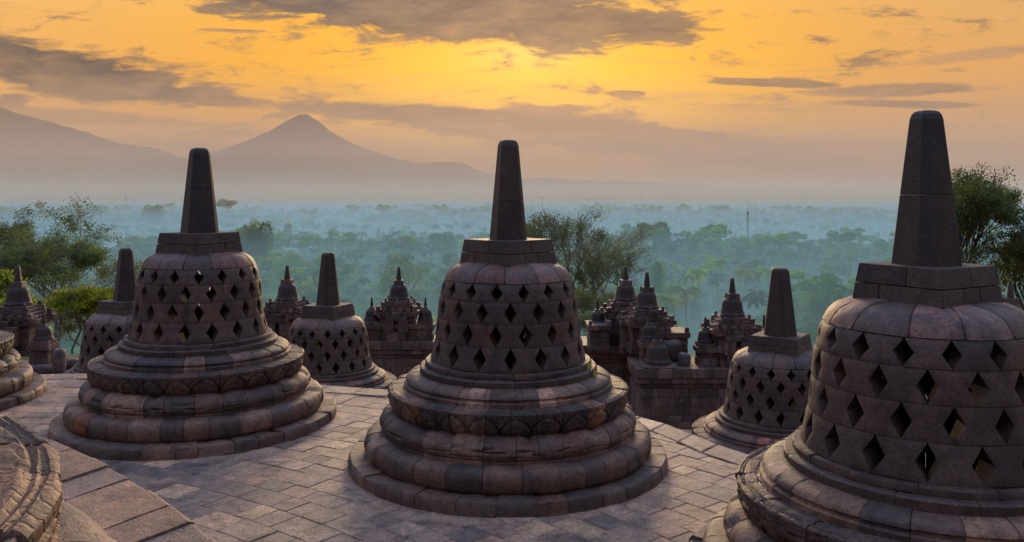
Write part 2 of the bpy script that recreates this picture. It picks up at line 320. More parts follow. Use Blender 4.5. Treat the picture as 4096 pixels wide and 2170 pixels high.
def ring_meshes(hi, seed=11):
    g = {}
    rn = random.Random(seed)
    mb = MB(); stone_ring(mb, [(1.45, .0), (1.845, -.005), (1.845, .05), (1.838, .115), (1.822, .134), (1.62, .137), (1.45, .135)], 29, rnd=rn, seg=5, wear=.014, jit=.008); g['base_step'] = (mb, M_RING)
    mb = MB(); stone_ring(mb, [(1.40, .13)] + cat([(1.610, .128), (1.648, .165), (1.664, .25), (1.648, .325), (1.590, .372), (1.42, .388)], 3), 31, rnd=rn, seg=5, jit=.004, wear=.009, cham=.006); g['torus_ring'] = (mb, M_RING)
    mb = MB(); pr = [(1.30, .372), (1.462, .366), (1.474, .372), (1.474, .410), (1.455, .418), (1.452, .424)] + cat([(1.474, .432), (1.484, .480), (1.468, .545), (1.415, .600), (1.33, .628), (1.20, .638)], 8)
    lob = petal(22, False)
    stone_ring(mb, pr, 30, rnd=rn, seg=21, disp=lambda a, r, z, s: lob(a, r, z, min(1, (z - .43) / .215)) if z > .43 else 0, wear=.005); g['lotus_course'] = (mb, M_RING)
    mb = MB(); pr = [(1.05, .598)] + cat([(1.18, .600), (1.30, .622), (1.358, .680), (1.386, .755), (1.395, .828)], 7) + [(1.398, .838), (1.398, .862), (1.385, .874), (1.372, .878), (1.366, .872), (1.356, .872), (1.350, .880), (1.26, .884), (1.10, .886)]
    pt = petal(26, True, .020)
    def rimd(a, r, z, s):
        if z < .83: return pt(a, r, z, (z - .60) / .24)
        if z < .866 and r > 1.39: return .007 * math.sin(a * 150)
        if not hi: return 0
        m = a * 1.25; e = -.009 * math.exp(-((r - 1.335) / .010) ** 2) - .008 * math.exp(-((r - 1.225) / .008) ** 2)
        if 1.345 < r < 1.385: e += .006 * math.sin(a * 150)
        if r < 1.33:
            w_ = .105 if r > 1.225 else .078; q = (m / w_ + (.5 if r <= 1.225 else 0)); cu_ = (q % 1 - .5) * w_; cv_ = r - (1.28 if r > 1.225 else 1.175); k_ = int(q) % 3
            d_ = math.hypot(cu_ / (w_ * .46), cv_ / .044); e += .009 * (1 if d_ < 1 else max(0, 1 - (d_ - 1) * 8)) - .010 * math.exp(-((d_ - .52) / .16) ** 2) * (1 if k_ else .6)
        return e
    if hi:
        pr = pr[:-2] + [(1.35 - .0145 * i, .880 + .0004 * i) for i in range(18)]
    stone_ring(mb, pr, 27, rnd=rn, seg=30 if hi else 19, disp=rimd, wear=.0075); g['lotus_cushion'] = (mb, M_CARVE)
    mb = MB(); stone_ring(mb, [(1.0, .87), (1.213, .872), (1.213, .925), (1.200, .934), (1.180, .938), (1.176, .952), (1.190, .962)] + cat([(1.196, .968), (1.180, .998), (1.13, 1.026), (1.06, 1.043), (.99, 1.047)], 3), 25, rnd=rn, seg=5); g['moulded_course'] = (mb, M_RING)
    mb = MB(); stone_ring(mb, [(.85, 1.035), (1.030, 1.038), (1.032, 1.105), (1.020, 1.118), (.93, 1.124)], 14, rnd=rn, seg=9, jit=.004)
    stone_ring(mb, [(.80, 1.118), (.966, 1.122), (.968, 1.170), (.958, 1.184), (.80, 1.190)], 15, rnd=rn, seg=9, jit=.004); g['plinth_ring'] = (mb, M_BELL)
    # bell: four courses of sixteen waisted stones, a diamond opening between neighbours
    mb = MB()
    for row in range(4):
        (r0, z0), (r1, z1) = RZ[row], RZ[row + 1]; z0 += .002; z1 -= .002; zm = (z0 + z1) / 2
        for k in range(16):
            ph = (k + (.5 if row % 2 else 0)) * 2 * PI / 16; st = 2 * PI / 16; hw = st * .218; g0 = .0016 / r0; rj = rn.uniform(-.004, .004)
            eL = rn.uniform(-.006, .006); eR = rn.uniform(-.006, .006)
            NV = 8; NU = 8; vs = []; nrow = NU + 1
            for lay, th in ((0, 0.0), (1, .19)):
                for j in range(NV + 1):
                    f = j / NV; z = z0 + (z1 - z0) * f; tri = 1 - abs(2 * f - 1)
                    tri = max(0.0, (tri - .03) / .97)
                    la = ph + g0 + (hw + eL) * tri; ra = ph + st - g0 - (hw + eR) * tri
                    for i in range(NU + 1):
                        a = la + (ra - la) * i / NU; edge = .006 if (i in (0, NU) or j in (0, NV)) and lay == 0 else 0
                        r = rbell(z) + rj - edge - th + (.004 * noise.noise(Vector((a * 7 + k, z * 9, row))) + .003 * noise.noise(Vector((a * 21, z * 30, row + k))) if lay == 0 else 0)
                        vs.append((r * math.cos(a), r * math.sin(a), z))
            B = (NV + 1) * nrow; fs = []
            for j in range(NV):
                for i in range(NU):
                    q = j * nrow + i; fs.append((q, q + 1, q + 1 + nrow, q + nrow)); fs.append((B + q, B + q + nrow, B + q + 1 + nrow, B + q + 1))
            for j in range(NV):
                a = j * nrow; b = a + nrow; fs.append((a, b, B + b, B + a)); a += NU; b += NU; fs.append((a, B + a, B + b, b))
            for i in range(NU):
                fs.append((i, B + i, B + i + 1, i + 1)); t_ = NV * nrow + i; fs.append((t_, t_ + 1, B + t_ + 1, B + t_))
            mb.add(vs, fs, rn.random())
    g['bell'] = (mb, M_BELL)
    mb = MB(); stone_ring(mb, [(.50, 2.118), (.742, 2.122)] + cat([(.742, 2.124), (.712, 2.185), (.655, 2.245), (.56, 2.288), (.42, 2.312), (.2, 2.32)], 4), 13, rnd=rn, seg=10, jit=.004, cham=.010); g['bell_cap'] = (mb, M_CAP)
    return g
def square_course(mb, h0, z0, h1, z1, frs, rn, th=.2):
    for s in range(4):
        c, sn = math.cos(s * PI / 2), math.sin(s * PI / 2); fr = frs[s % len(frs)]
        for a, b in zip(fr, fr[1:]):
            g = .003; vs = []
            for (h, z) in ((h0, z0), (h1, z1)):
                for (t, d) in ((a, 0), (b, 0), (b, th), (a, th)):
                    hh = h - d; x = (2 * t - 1) * (hh if t in (0, 1) else h); x = x + (g if t == a and a > 0 else 0) - (g if t == b and b < 1 else 0); y = -hh
                    vs.append((x * c - y * sn, x * sn + y * c, z))
            mb.add(vs, [(3, 2, 1, 0), (4, 5, 6, 7), (0, 1, 5, 4), (1, 2, 6, 5), (2, 3, 7, 6), (3, 0, 4, 7)], rn.random())
def oct_loft(mb, levels, ch=.33, tone=.5, cap=True):
    vs = []; fs = []
    for (w_, z) in levels:
        c = w_ * (1 - 2 * ch * .5)
        c = w_ * (1 - ch)
        for p in ((w_, -c), (w_, c), (c, w_), (-c, w_), (-w_, c), (-w_, -c), (-c, -w_), (c, -w_)): vs.append((p[0], p[1], z))
    for k in range(len(levels) - 1):
        for i in range(8): j = (i + 1) % 8; fs.append((k * 8 + i, k * 8 + j, (k + 1) * 8 + j, (k + 1) * 8 + i))
    if cap: fs.append(tuple((len(levels) - 1) * 8 + i for i in range(8))); fs.append(tuple(range(7, -1, -1)))
    mb.add(vs, fs, tone)
MESH = {}
lowres = ring_meshes(False)
for key, (mb, mt) in list(ring_meshes(True).items()) + [('cushion_plain', lowres['lotus_cushion'])] + [(k + '_v', m_) for k, m_ in ring_meshes(False, 57).items()]:
    me = mb.mesh(key, mt, True, 38); MESH[key] = me
    if key in ('lotus_cushion', 'cushion_plain', 'lotus_cushion_v'): polar_attrs(me)
mb = MB(); rn = random.Random(3)
square_course(mb, .412, 2.235, .388, 2.425, [(0, .35, .62, 1), (0, .5, 1), (0, .42, .8, 1), (0, .3, 1)], rn)
square_course(mb, .388, 2.430, .366, 2.575, [(0, .5, 1), (0, .3, .7, 1), (0, .55, 1), (0, .6, 1)], rn)
vs = []; 
for z, h in ((2.40, .30), (2.570, .362)): vs += [(-h, -h, z), (h, -h, z), (h, h, z), (-h, h, z)]
mb.add(vs, [(4, 5, 6, 7), (0, 1, 5, 4), (1, 2, 6, 5), (2, 3, 7, 6), (3, 0, 4, 7)], .3)
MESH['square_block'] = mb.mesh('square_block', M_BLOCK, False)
def spire_mesh(zj, name, w0=.208, w1=.110, h=3.739, zb=2.572, ch=.34):
    mb = MB(); wj = w0 + (w1 - w0) * (zj - zb) / (h - zb)
    oct_loft(mb, [(w0, zb), (wj, zj - .004), (wj - .006, zj)], ch, .1)
    oct_loft(mb, [(wj - .006, zj + .001), (wj - .001, zj + .007), (w1 + .004, h - .07), (w1 - .008, h - .03), (w1 - .026, h - .008), (w1 - .055, h)], ch, .62)
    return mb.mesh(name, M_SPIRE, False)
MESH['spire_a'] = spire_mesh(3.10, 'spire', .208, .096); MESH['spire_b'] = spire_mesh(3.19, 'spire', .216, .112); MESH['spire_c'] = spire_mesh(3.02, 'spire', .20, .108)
def add_part(key, root, rot=0, name=None):
    o = bpy.data.objects.new(name or key.split('_a')[0], MESH[key]); COL.objects.link(o); o.parent = root; o.rotation_euler = (0, 0, rot)
    return o
def stupa(x, y, z, alpha, label, sp='spire_a', s=(1, 1, 1), srot=None, group='perforated bell stupas on the terraces', spw=1.0, turn=0, variant=False):
    r = empty('perforated_stupa', (x, y, z), 0, s)
    tag(r, label, 'stupa', group)
    for i, k in enumerate(('base_step', 'torus_ring', 'lotus_course', 'lotus_cushion', 'moulded_course', 'plinth_ring', 'bell', 'bell_cap')):
        add_part(k + '_v' if variant else ('cushion_plain' if k == 'lotus_cushion' and y > 8 else k), r, R(turn) + (i * 1.7 if k not in ('bell',) else 0) + (R(-90) if k == 'bell' else 0), k)
    for k in ('square_block',):
        o = add_part(k, r, R(45 + alpha)); b = o.modifiers.new('bevel', 'BEVEL'); b.width = .006; b.segments = 2; b.limit_method = 'ANGLE'; b.angle_limit = R(50)
    o = add_part(sp, r, R(alpha) + (srot or 0), 'spire'); o.scale = (spw, spw, 1); b = o.modifiers.new('bevel', 'BEVEL'); b.width = .008; b.segments = 2; b.limit_method = 'ANGLE'; b.angle_limit = R(30)
    return r
LOW = -1.93; TOPZ = 1.57
stupa(-.045, 10.0, 0, 0, 'complete stupa in the middle of the picture, yellow lichen on the right of its plinth', 'spire_c', srot=R(20), spw=.95, turn=2, variant=True)
stupa(-4.312, 11.74, 0, 16.5, 'complete stupa left of the middle one, with one orange stone in its lowest rounded ring', 'spire_b', srot=R(25), turn=8)
stupa(3.146, 6.457, 0, -14.4, 'largest and nearest stupa, cut by the right edge, with the tallest dark spire', 'spire_a', srot=R(32), spw=.99, turn=-3)
stupa(-9.06, 12.71, 0, 30, 'stupa at the left edge of which only the stepped stone base shows', 'spire_a', turn=5)
near = stupa(-2.325, 1.407, TOPZ, 40, 'very close stupa base with carved lotus rim in the lower left corner', 'spire_a', turn=9)
for ch in near.children:
    if ch.name.split('.')[0] in ('base_step', 'torus_ring', 'lotus_course'): ch.scale = (1.06, 1.06, 1)
W = 1.08
stupa(-8.67, 19.1, LOW + .08, 20, 'distant stupa partly hidden behind the left side of the left complete stupa', 'spire_b', (W, W, 1), R(22), turn=3)
stupa(-4.13, 19.1, LOW - .02, 22, 'lower stupa between the two complete stupas, light showing through its holes', 'spire_c', (W, W, 1), R(22), turn=0)
stupa(4.70, 14.9, LOW, 10.5, 'lower stupa between the middle stupa and the big right one, pink stone in its base', 'spire_b', (W, W, 1), R(22), turn=6, variant=True)

# single stones that stand out by colour, and the lichen on the middle plinth
def one_colour(name, col, rough=.7): return stone(name, [col, col], .3, bump=.6, objvar=False, rough=rough)
def odd_stone(root, prof, a0, a1, mat, name, label):
    mb = MB(); stone_ring(mb, prof, 1, fixed=[R(a0), R(a1)], seg=6, jit=0, wear=.006); o = mb.build(name, mat, root, True, 38); o['label'] = label
P_TOR = [(1.45, .13)] + cat([(1.616, .130), (1.656, .165), (1.673, .25), (1.657, .328), (1.597, .378), (1.45, .392)], 3)
P_MOU = [(1.1, .89), (1.221, .880), (1.221, .928), (1.206, .940), (1.188, .944), (1.184, .952), (1.198, .964)] + cat([(1.204, .970), (1.187, 1.003), (1.136, 1.032), (1.065, 1.049)], 3)
for ch in COL.objects:
    if ch.name.startswith('square_block') and ch.parent and 'largest' in ch.parent.get('label', ''): ch.scale = (.925, .925, 1)
stp = {}
for o in COL.objects:
    if o.name.startswith('perforated_stupa') and o.get('label'): stp[o['label'][:22]] = o
M_ORS = one_colour('orange_stone', (.22, .09, .035)); M_PLS = one_colour('pale_stone', (.27, .215, .17)); M_PKS = one_colour('pink_stone', (.24, .12, .095))
mid = [o for k, o in stp.items() if 'middle of' in o['label']][0]; lef = [o for o in stp.values() if 'orange' in o['label']][0]; low = [o for o in stp.values() if 'pink' in o['label']][0]; big = [o for o in stp.values() if 'largest' in o['label']][0]
odd_stone(lef, P_TOR, -131, -121, M_ORS, 'torus_stone', 'orange stone of the lowest rounded ring')
odd_stone(mid, P_MOU, -111, -102, M_PLS, 'course_stone', 'pale grey stone left of centre'); odd_stone(mid, P_MOU, -74, -65, M_PLS, 'course_stone', 'pale grey stone right of centre')
odd_stone(mid, P_TOR, -160, -151, M_PLS, 'torus_stone', 'pale worn stone at the left of the lowest rounded ring')
odd_stone(low, P_MOU, -124, -115, M_PKS, 'course_stone', 'pink stone in the moulded course')
odd_stone(big, P_MOU, -186, -174, M_PLS, 'course_stone', 'pale tan stone on the left shoulder')
m_, out_ = newmat('yellow_lichen'); bs = nd('ShaderNodeBsdfPrincipled'); bs.inputs['Base Color'].default_value = (.42, .32, .03, 1); bs.inputs['Roughness'].default_value = 1; LK.new(bs.outputs[0], out_.inputs[0]); M_LICH = m_
def lichen(root, a0, a1, z0, z1, r, seed):
    mb = MB(); rn_ = random.Random(seed)
    for i in range(150):
        a = R(rn_.uniform(a0, a1)); z = z0 + (z1 - z0) * rn_.random() ** 1.3; q = rn_.uniform(.004, .016)
        if noise.noise(Vector((a * 9, z * 25, seed))) < -.1: continue
        c = Vector((math.cos(a), math.sin(a), 0)); t = Vector((-c.y, c.x, 0)); n = 6; p = c * (r + .004) + Vector((0, 0, z))
        vs = [p + t * (q * math.cos(2 * PI * k / n) * rn_.uniform(.6, 1.2)) + Vector((0, 0, q * math.sin(2 * PI * k / n) * rn_.uniform(.6, 1.2))) for k in range(n)] + [p + c * .005]
        mb.add(vs, [(k, (k + 1) % n, n) for k in range(n)], .5)
    mb.build('lichen', M_LICH, root, True)
lichen(mid, -22, -2, 1.045, 1.115, 1.034, 3); lichen(mid, -24, -8, 1.125, 1.18, .972, 4)

# ------------------------------------------------------------------ terraces
CT = Vector((-6.3, 0, 0)); CP = Vector((-7.8, .5, 0))
def outline(table):       # table: list of photographed edge points (world x, y) -> angle/radius about CT
    pr = sorted((math.atan2(p[1] - CT.y, p[0] - CT.x), math.hypot(p[0] - CT.x, p[1] - CT.y)) for p in table)
    def rad(a):
        a = (a + PI) % (2 * PI) - PI
        if a <= pr[0][0]: return pr[0][1]
        if a >= pr[-1][0]: return pr[-1][1]
        for (a0, r0), (a1, r1) in zip(pr, pr[1:]):
            if a <= a1:
                t = (a - a0) / (a1 - a0); t = t * t * (3 - 2 * t); return r0 + (r1 - r0) * t
    return rad
edge_mid = outline([(-7.53, 14.66), (-2.38, 13.57), (1.685, 11.89), (2.87, 10.05), (5.0, 7.9)])
def ring_point(a, r, c=CT): return Vector((c.x + r * math.cos(a), c.y + r * math.sin(a), 0))
def clip_to(poly, c, rad):
    # pull vertices lying beyond the outline back onto it
    out = []
    for p in poly:
        d = Vector((p.x - c.x, p.y - c.y, 0)); a = math.atan2(d.y, d.x); rr = rad(a)
        if d.length > rr: p = Vector((c.x + math.cos(a) * rr, c.y + math.sin(a) * rr, p.z))
        out.append(p)
    return out
def slab(mb, quad, z, h, rn, tone, ch=.007, tilt=.004, sub=3):
    # one paving stone: worn top with chamfered edge
    cx = sum((p for p in quad), Vector()) / 4; dz_ = rn.uniform(-tilt, tilt); gx, gy = rn.uniform(-tilt, tilt), rn.uniform(-tilt, tilt)
    def zz(p): return z + dz_ + (p.x - cx.x) * gx + (p.y - cx.y) * gy
    ins = [p + (cx - p).normalized() * ch * 1.4 for p in quad]
    vs = [Vector((p.x, p.y, z - h)) for p in quad] + [Vector((p.x, p.y, zz(p) - ch * .8)) for p in quad]
    fs = [(0, 1, 5, 4), (1, 2, 6, 5), (2, 3, 7, 6), (3, 0, 4, 7)]
    b = len(vs)
    for j in range(sub + 1):
        for i in range(sub + 1):
            s_, t_ = i / sub, j / sub
            p = ins[0] * (1 - s_) * (1 - t_) + ins[1] * s_ * (1 - t_) + ins[2] * s_ * t_ + ins[3] * (1 - s_) * t_
            e = .003 * noise.noise(p * 6) + .002 * noise.noise(p * 20)
            vs.append(Vector((p.x + noise.noise(p * 9) * .004, p.y + noise.noise(p * 9 + Vector((3, 3, 3))) * .004, zz(p) + e)))
    def I(i, j): return b + j * (sub + 1) + i
    for j in range(sub):
        for i in range(sub): fs.append((I(i, j), I(i + 1, j), I(i + 1, j + 1), I(i, j + 1)))
    corner = [I(0, 0), I(sub, 0), I(sub, sub), I(0, sub)]
    fs.append((4, 5) + tuple(I(i, 0) for i in range(sub, -1, -1))); fs.append((5, 6) + tuple(I(sub, j) for j in range(sub, -1, -1)))
    fs.append((6, 7) + tuple(I(i, sub) for i in range(0, sub + 1))); fs.append((7, 4) + tuple(I(0, j) for j in range(0, sub + 1)))
    mb.add(vs, fs, tone)
rn = random.Random(21)
mb = MB(); r = 4.5
BORD = .42
inner = lambda a: edge_mid(a) - BORD
while r < 16.5:
    wd = rn.uniform(.26, .36); a = R(-25) + rn.random() * .1
    while a < R(118):
        ln = rn.choice((rn.uniform(.22, .34), rn.uniform(.32, .52))) / r; g = .0022
        q = [ring_point(a + g / r, r + g, CP), ring_point(a + ln - g / r, r + g, CP), ring_point(a + ln - g / r, r + wd - g, CP), ring_point(a + g / r, r + wd - g, CP)]
        q = [q[3], q[2], q[1], q[0]]; q = [q[0], q[3], q[2], q[1]]
        c = (q[0] + q[2]) / 2; dc = Vector((c.x - CT.x, c.y - CT.y)); ac = math.atan2(dc.y, dc.x)
        if dc.length < inner(ac) + wd * .45 and c.y > -2:
            q = clip_to(q, CT, inner); ar = abs((q[1] - q[0]).cross(q[3] - q[0]).z)
            if ar > .01: slab(mb, q, 0, .06, rn, rn.random())
        a += ln
    r += wd
tag(mb.build('terrace_floor', M_PAVE, None, True, 25), kind='structure')
# border stones along the drop, with the drum wall under them
mb = MB(); wl = MB(); a = R(-15)
while a < R(112):
    rr = edge_mid(a); ln = rn.uniform(.42, .62) / rr; g = .004 / rr
    q = [ring_point(a + g, edge_mid(a) - BORD + .006), ring_point(a + g, edge_mid(a)), ring_point(a + ln - g, edge_mid(a + ln)), ring_point(a + ln - g, edge_mid(a + ln) - BORD + .006)]
    slab(mb, q, .012, .20, rn, rn.random(), .014); a += ln
for (ea, zt, zb, sh) in ((edge_mid, -.195, LOW, .03),):
    z = zt
    while z > zb - .3:
        a = R(-15) + rn.random() * .02
        while a < R(112):
            ln = rn.uniform(.35, .6) / 14; m_ = a + ln / 2; c = ring_point(m_, ea(m_) - .15 - sh); c.z = z - .11
            obox(wl, c, Vector((-math.sin(m_), math.cos(m_), 0)), ln * 7 - .004, Vector((math.cos(m_), math.sin(m_), 0)), .15, .108, rn.random(), .004, rn); a += ln
        z -= .22
tag(mb.build('terrace_border', M_PAVE, None, True, 25), kind='structure')
tag(wl.build('terrace_wall', M_WALL, None, False), kind='structure')
# solid ground under the paving
def disc(name, rad, z, mat, n=96, c=CT, z2=None):
    vs = [Vector((c.x, c.y, z))] + [Vector((c.x + rad(2 * PI * i / n) * math.cos(2 * PI * i / n), c.y + rad(2 * PI * i / n) * math.sin(2 * PI * i / n), z)) for i in range(n)]
    mb = MB(); fs = [(0, i + 1, (i + 1) % n + 1) for i in range(n)]
    if z2 is not None:
        vs += [Vector((p.x, p.y, z2)) for p in vs[1:]]; fs += [(i + 1, n + i + 1, n + (i + 1) % n + 1, (i + 1) % n + 1) for i in range(n)]
    mb.add(vs, fs, .3); return tag(mb.build(name, mat, None, False), kind='structure')
disc('terrace_core', lambda a: edge_mid(a) - .05 if R(-40) < ((a + PI) % (2 * PI) - PI) < R(130) else 13.5, -.03, M_WALL)
# lower circular terrace: rows of paving and its edge
mb = MB(); r = 12.6
while r < 20.6:
    wd = rn.uniform(.30, .42); a = R(-5)
    while a < R(110):
        ln = rn.uniform(.35, .6) / r; g = .005
        q = [ring_point(a + g / r, r + g), ring_point(a + g / r, min(r + wd - g, 20.75)), ring_point(a + ln - g / r, min(r + wd - g, 20.75)), ring_point(a + ln - g / r, r + g)]
        slab(mb, q, LOW, .25 if r > 20.2 else .06, rn, rn.random(), sub=1); a += ln
    r += wd
tag(mb.build('lower_terrace_floor', M_PAVE, None, True, 25), kind='structure')
disc('lower_terrace_core', lambda a: 20.6, LOW - .03, M_WALL, z2=-3.3)
disc('plateau', lambda a: 33, -3.0, M_PAVE, z2=-6)
# topmost terrace by the camera: long radial coping stones
C3 = Vector((-8.9, -2.3, 0)); R3 = 9.72
mb = MB(); a = R(-12)
while a < R(100):
    ln = rn.uniform(.21, .31) / R3; g = .003 / R3; tw = R(-20)
    depth = rn.choice((1.5, 1.5, 1.15, .95))
    def pp(aa, r):
        k = (R3 - r) / R3; return ring_point(aa + k * math.tan(-tw) * -1, r, C3)
    q = [pp(a + g, R3 - depth), pp(a + g, R3 + .0), pp(a + ln - g, R3 + .0), pp(a + ln - g, R3 - depth)]
    slab(mb, q, TOPZ, .2, rn, rn.random(), .016, .010, 6)
    if depth < 1.5:
        q = [pp(a + g, R3 - 1.9), pp(a + g, R3 - depth - .008), pp(a + ln - g, R3 - depth - .008), pp(a + ln - g, R3 - 1.9)]
        slab(mb, q, TOPZ, .2, rn, rn.random(), .010, .005, 4)
    a += ln
tag(mb.build('upper_terrace_floor', M_COPE, None, True, 30), kind='structure')
disc('upper_terrace_core', lambda a: R3 - .04, TOPZ - .03, M_WALL, c=C3, z2=-.1)

# ------------------------------------------------------------------ balustrade walls and niche shrines
def course(mb, O, ax, ay, x0, x1, y0, y1, z0, z1, rn, bl=.34, jit=.006, sides=True, dep=.22):
    """one course of blocks round a rectangle; front (-ay side), back and ends"""
    def run(p, q, inward):
        d = (q - p); L = d.length; d.normalize(); n = max(1, round(L / bl)); s = 0; ws = [1 + rn.uniform(-.25, .25) for _ in range(n)]; t = sum(ws)
        for w_ in ws:
            l = L * w_ / t; o = rn.uniform(-jit, jit) * 1.5
            c = p + d * (s + l / 2) + inward * (dep / 2 + o); c.z = (z0 + z1) / 2
            obox(mb, c, d, l / 2 - .003, inward, dep / 2, (z1 - z0) / 2 - .002, rn.random(), jit * .5, rn); s += l
    P = lambda x, y: O + ax * x + ay * y
    run(P(x0, y0), P(x1, y0), ay)
    if sides:
        run(P(x1, y0 + dep), P(x1, y1 - dep), -ax); run(P(x0, y1 - dep), P(x0, y0 + dep), ax); run(P(x1, y1), P(x0, y1), -ay)
    c = P((x0 + x1) / 2, (y0 + y1) / 2); c.z = (z0 + z1) / 2
    obox(mb, c, ax, (x1 - x0) / 2 - .05, ay, (y1 - y0) / 2 - .05, (z1 - z0) / 2 - .004, .5)
def lathe(mb, prof, n=28, tone=.5, wob=.0, seed=0):
    vs = []; fs = []
    for (r, z) in prof:
        for i in range(n):
            a = 2 * PI * i / n; e = 1 + wob * noise.noise(Vector((math.cos(a) * 2 + seed, math.sin(a) * 2, z * 5))); vs.append((r * e * math.cos(a), r * e * math.sin(a), z))
    for k in range(len(prof) - 1):
        for i in range(n): j = (i + 1) % n; fs.append((k * n + i, k * n + j, (k + 1) * n + j, (k + 1) * n + i))
    fs.append(tuple((len(prof) - 1) * n + i for i in range(n))); mb.add(vs, fs, tone)
def mini(kind):
    """bell, square block and spire of a solid little stupa; z=0 at bell foot"""
    if kind == 'big': rb, hb, hs, wsq, ht = .305, .45, .12, .15, .40
    else: rb, hb, hs, wsq, ht = .215, .31, .06, .085, .29
    b = MB(); p = cat([(rb * 1.06, 0), (rb * 1.08, hb * .05), (rb, hb * .11), (rb * .93, hb * .28), (rb * .87, hb * .55), (rb * .80, hb * .78), (rb * .60, hb * .95), (rb * .35, hb * 1.0)], 3); lathe(b, [(rb * 1.12, -.06), (rb * 1.12, -.02), (rb * 1.06, -.01)] + p, 28, .4, .05)
    s = MB(); h = wsq
    vs = []
    for z, k in ((hb * .93, 1.04), (hb + hs * .92, .96), (hb + hs, .90)): vs += [(-h * k, -h * k, z), (h * k, -h * k, z), (h * k, h * k, z), (-h * k, h * k, z)]
    s.add(vs, [(0, 1, 5, 4), (1, 2, 6, 5), (2, 3, 7, 6), (3, 0, 4, 7), (4, 5, 9, 8), (5, 6, 10, 9), (6, 7, 11, 10), (7, 4, 8, 11), (8, 9, 10, 11)], .6)
    t = MB(); w0 = wsq * .55; z0 = hb + hs; oct_loft(t, [(w0, z0 - .01), (w0 * .5, z0 + ht - .02), (w0 * .38, z0 + ht)], .45, .2)
    return b.mesh('bell', M_SPIRE, True, 45), s.mesh('square_block', M_WALL, False), t.mesh('spire', M_SPIRE, True, 30)
MB_BIG = mini('big'); MB_SML = mini('small')
def mini_parts(parent, meshes, loc=(0, 0, 0), sc_=1, rot=0):
    for nm, me in zip(('bell', 'square_block', 'spire'), meshes):
        o = bpy.data.objects.new(nm, me); COL.objects.link(o); o.parent = parent; o.location = loc; o.scale = (sc_,) * 3; o.rotation_euler = (0, 0, rot)
def small_stupa(P, label, k=1.0, rot=0, pedestal=.6, grp='small solid stupas on the balustrade'):
    r = empty('small_stupa', P, rot, (k, k, k)); tag(r, label, 'small stupa', grp)
    mini_parts(r, MB_SML, (0, 0, pedestal + .04))
    b = MB(); rn_ = random.Random(int(P.x * 100)); X, Y = Vector((1, 0, 0)), Vector((0, 1, 0)); O = Vector()
    if pedestal > .3:
        course(b, O, X, Y, -.25, .25, -.25, .25, -.02, .20, rn_); course(b, O, X, Y, -.23, .23, -.23, .23, .20, .36, rn_)
        course(b, O, X, Y, -.29, .29, -.29, .29, .36, .50, rn_); course(b, O, X, Y, -.24, .24, -.24, .24, .50, .60, rn_)
    else: course(b, O, X, Y, -.29, .29, -.29, .29, -.02, pedestal, rn_)
    b.build('pedestal', M_WALL, r, False, bevel=.012); return r
def shrine(P, label, rot=0, k=1.0, seed=1):
    r = empty('niche_shrine', P, rot, (k, k, k)); tag(r, label, 'shrine', 'niche shrines on the balustrade')
    rn_ = random.Random(seed); X, Y = Vector((1, 0, 0)), Vector((0, 1, 0)); O = Vector()
    b = MB(); course(b, O, X, Y, -.58, .58, -.5, .5, -.02, .12, rn_); course(b, O, X, Y, -.55, .55, -.46, .46, .12, .28, rn_)
    course(b, O, X, Y, -.52, .52, -.44, .44, .28, .42, rn_); course(b, O, X, Y, -.52, .52, -.44, .44, .42, .56, rn_); course(b, O, X, Y, -.54, .54, -.46, .46, .56, .73, rn_)
    b.build('body', M_WALL, r, False, bevel=.012)
    b = MB(); course(b, O, X, Y, -.62, .62, -.55, .55, .73, .88, rn_, .4, .012); course(b, O, X, Y, -.56, .56, -.5, .5, .88, .96, rn_)
    for sx_ in (-1, 1):        # upturned corner ornaments
        for sy_ in (-1, 1):
            obox(b, Vector((sx_ * .56, sy_ * .48, .97)), X, .07, Y, .07, .09, rn_.random(), .02, rn_)
            obox(b, Vector((sx_ * .65, sy_ * .48, .86)), X, .05, Y, .09, .07, rn_.random(), .02, rn_)
    for f_ in (-.36, -.12, .12, .36):
        for (px_, py_) in ((f_, -.55), (f_, .55)): obox(b, Vector((px_, py_, .93)), X, .055, Y, .05, .075, rn_.random(), .015, rn_)
    b.build('cornice', M_WALL, r, False, bevel=.018)
    b = MB(); course(b, Vector((0, -.52, 0)), X, Y, -.30, .30, -.10, .10, -.02, .26, rn_); course(b, Vector((-.22, -.50, 0)), X, Y, -.07, .07, -.10, .06, .26, .62, rn_); course(b, Vector((.22, -.50, 0)), X, Y, -.07, .07, -.10, .06, .26, .62, rn_)
    course(b, Vector((0, -.52, 0)), X, Y, -.33, .33, -.12, .08, .62, .74, rn_); obox(b, Vector((0, -.60, .80)), X, .12, Y, .06, .08, .4, .02, rn_); b.build('niche_frame', M_WALL, r, False, bevel=.012)
    b = MB(); course(b, O, X, Y, -.48, .48, -.44, .44, .96, 1.05, rn_, .3, .012); course(b, O, X, Y, -.44, .44, -.40, .40, 1.05, 1.13, rn_); course(b, O, X, Y, -.39, .39, -.37, .37, 1.13, 1.20, rn_)
    for sx_ in (-1, 0, 1):
        for sy_ in (-1, 1):
            obox(b, Vector((sx_ * .42, sy_ * .40, 1.10)), X, .05, Y, .05, .075, rn_.random(), .018, rn_); obox(b, Vector((sx_ * .36, sy_ * .34, 1.23)), X, .035, Y, .035, .05, rn_.random(), .012, rn_)
    b.build('roof_tier', M_WALL, r, False, bevel=.012)
    mini_parts(r, MB_BIG, (0, 0, 1.24), 1.0, R(8)); return r
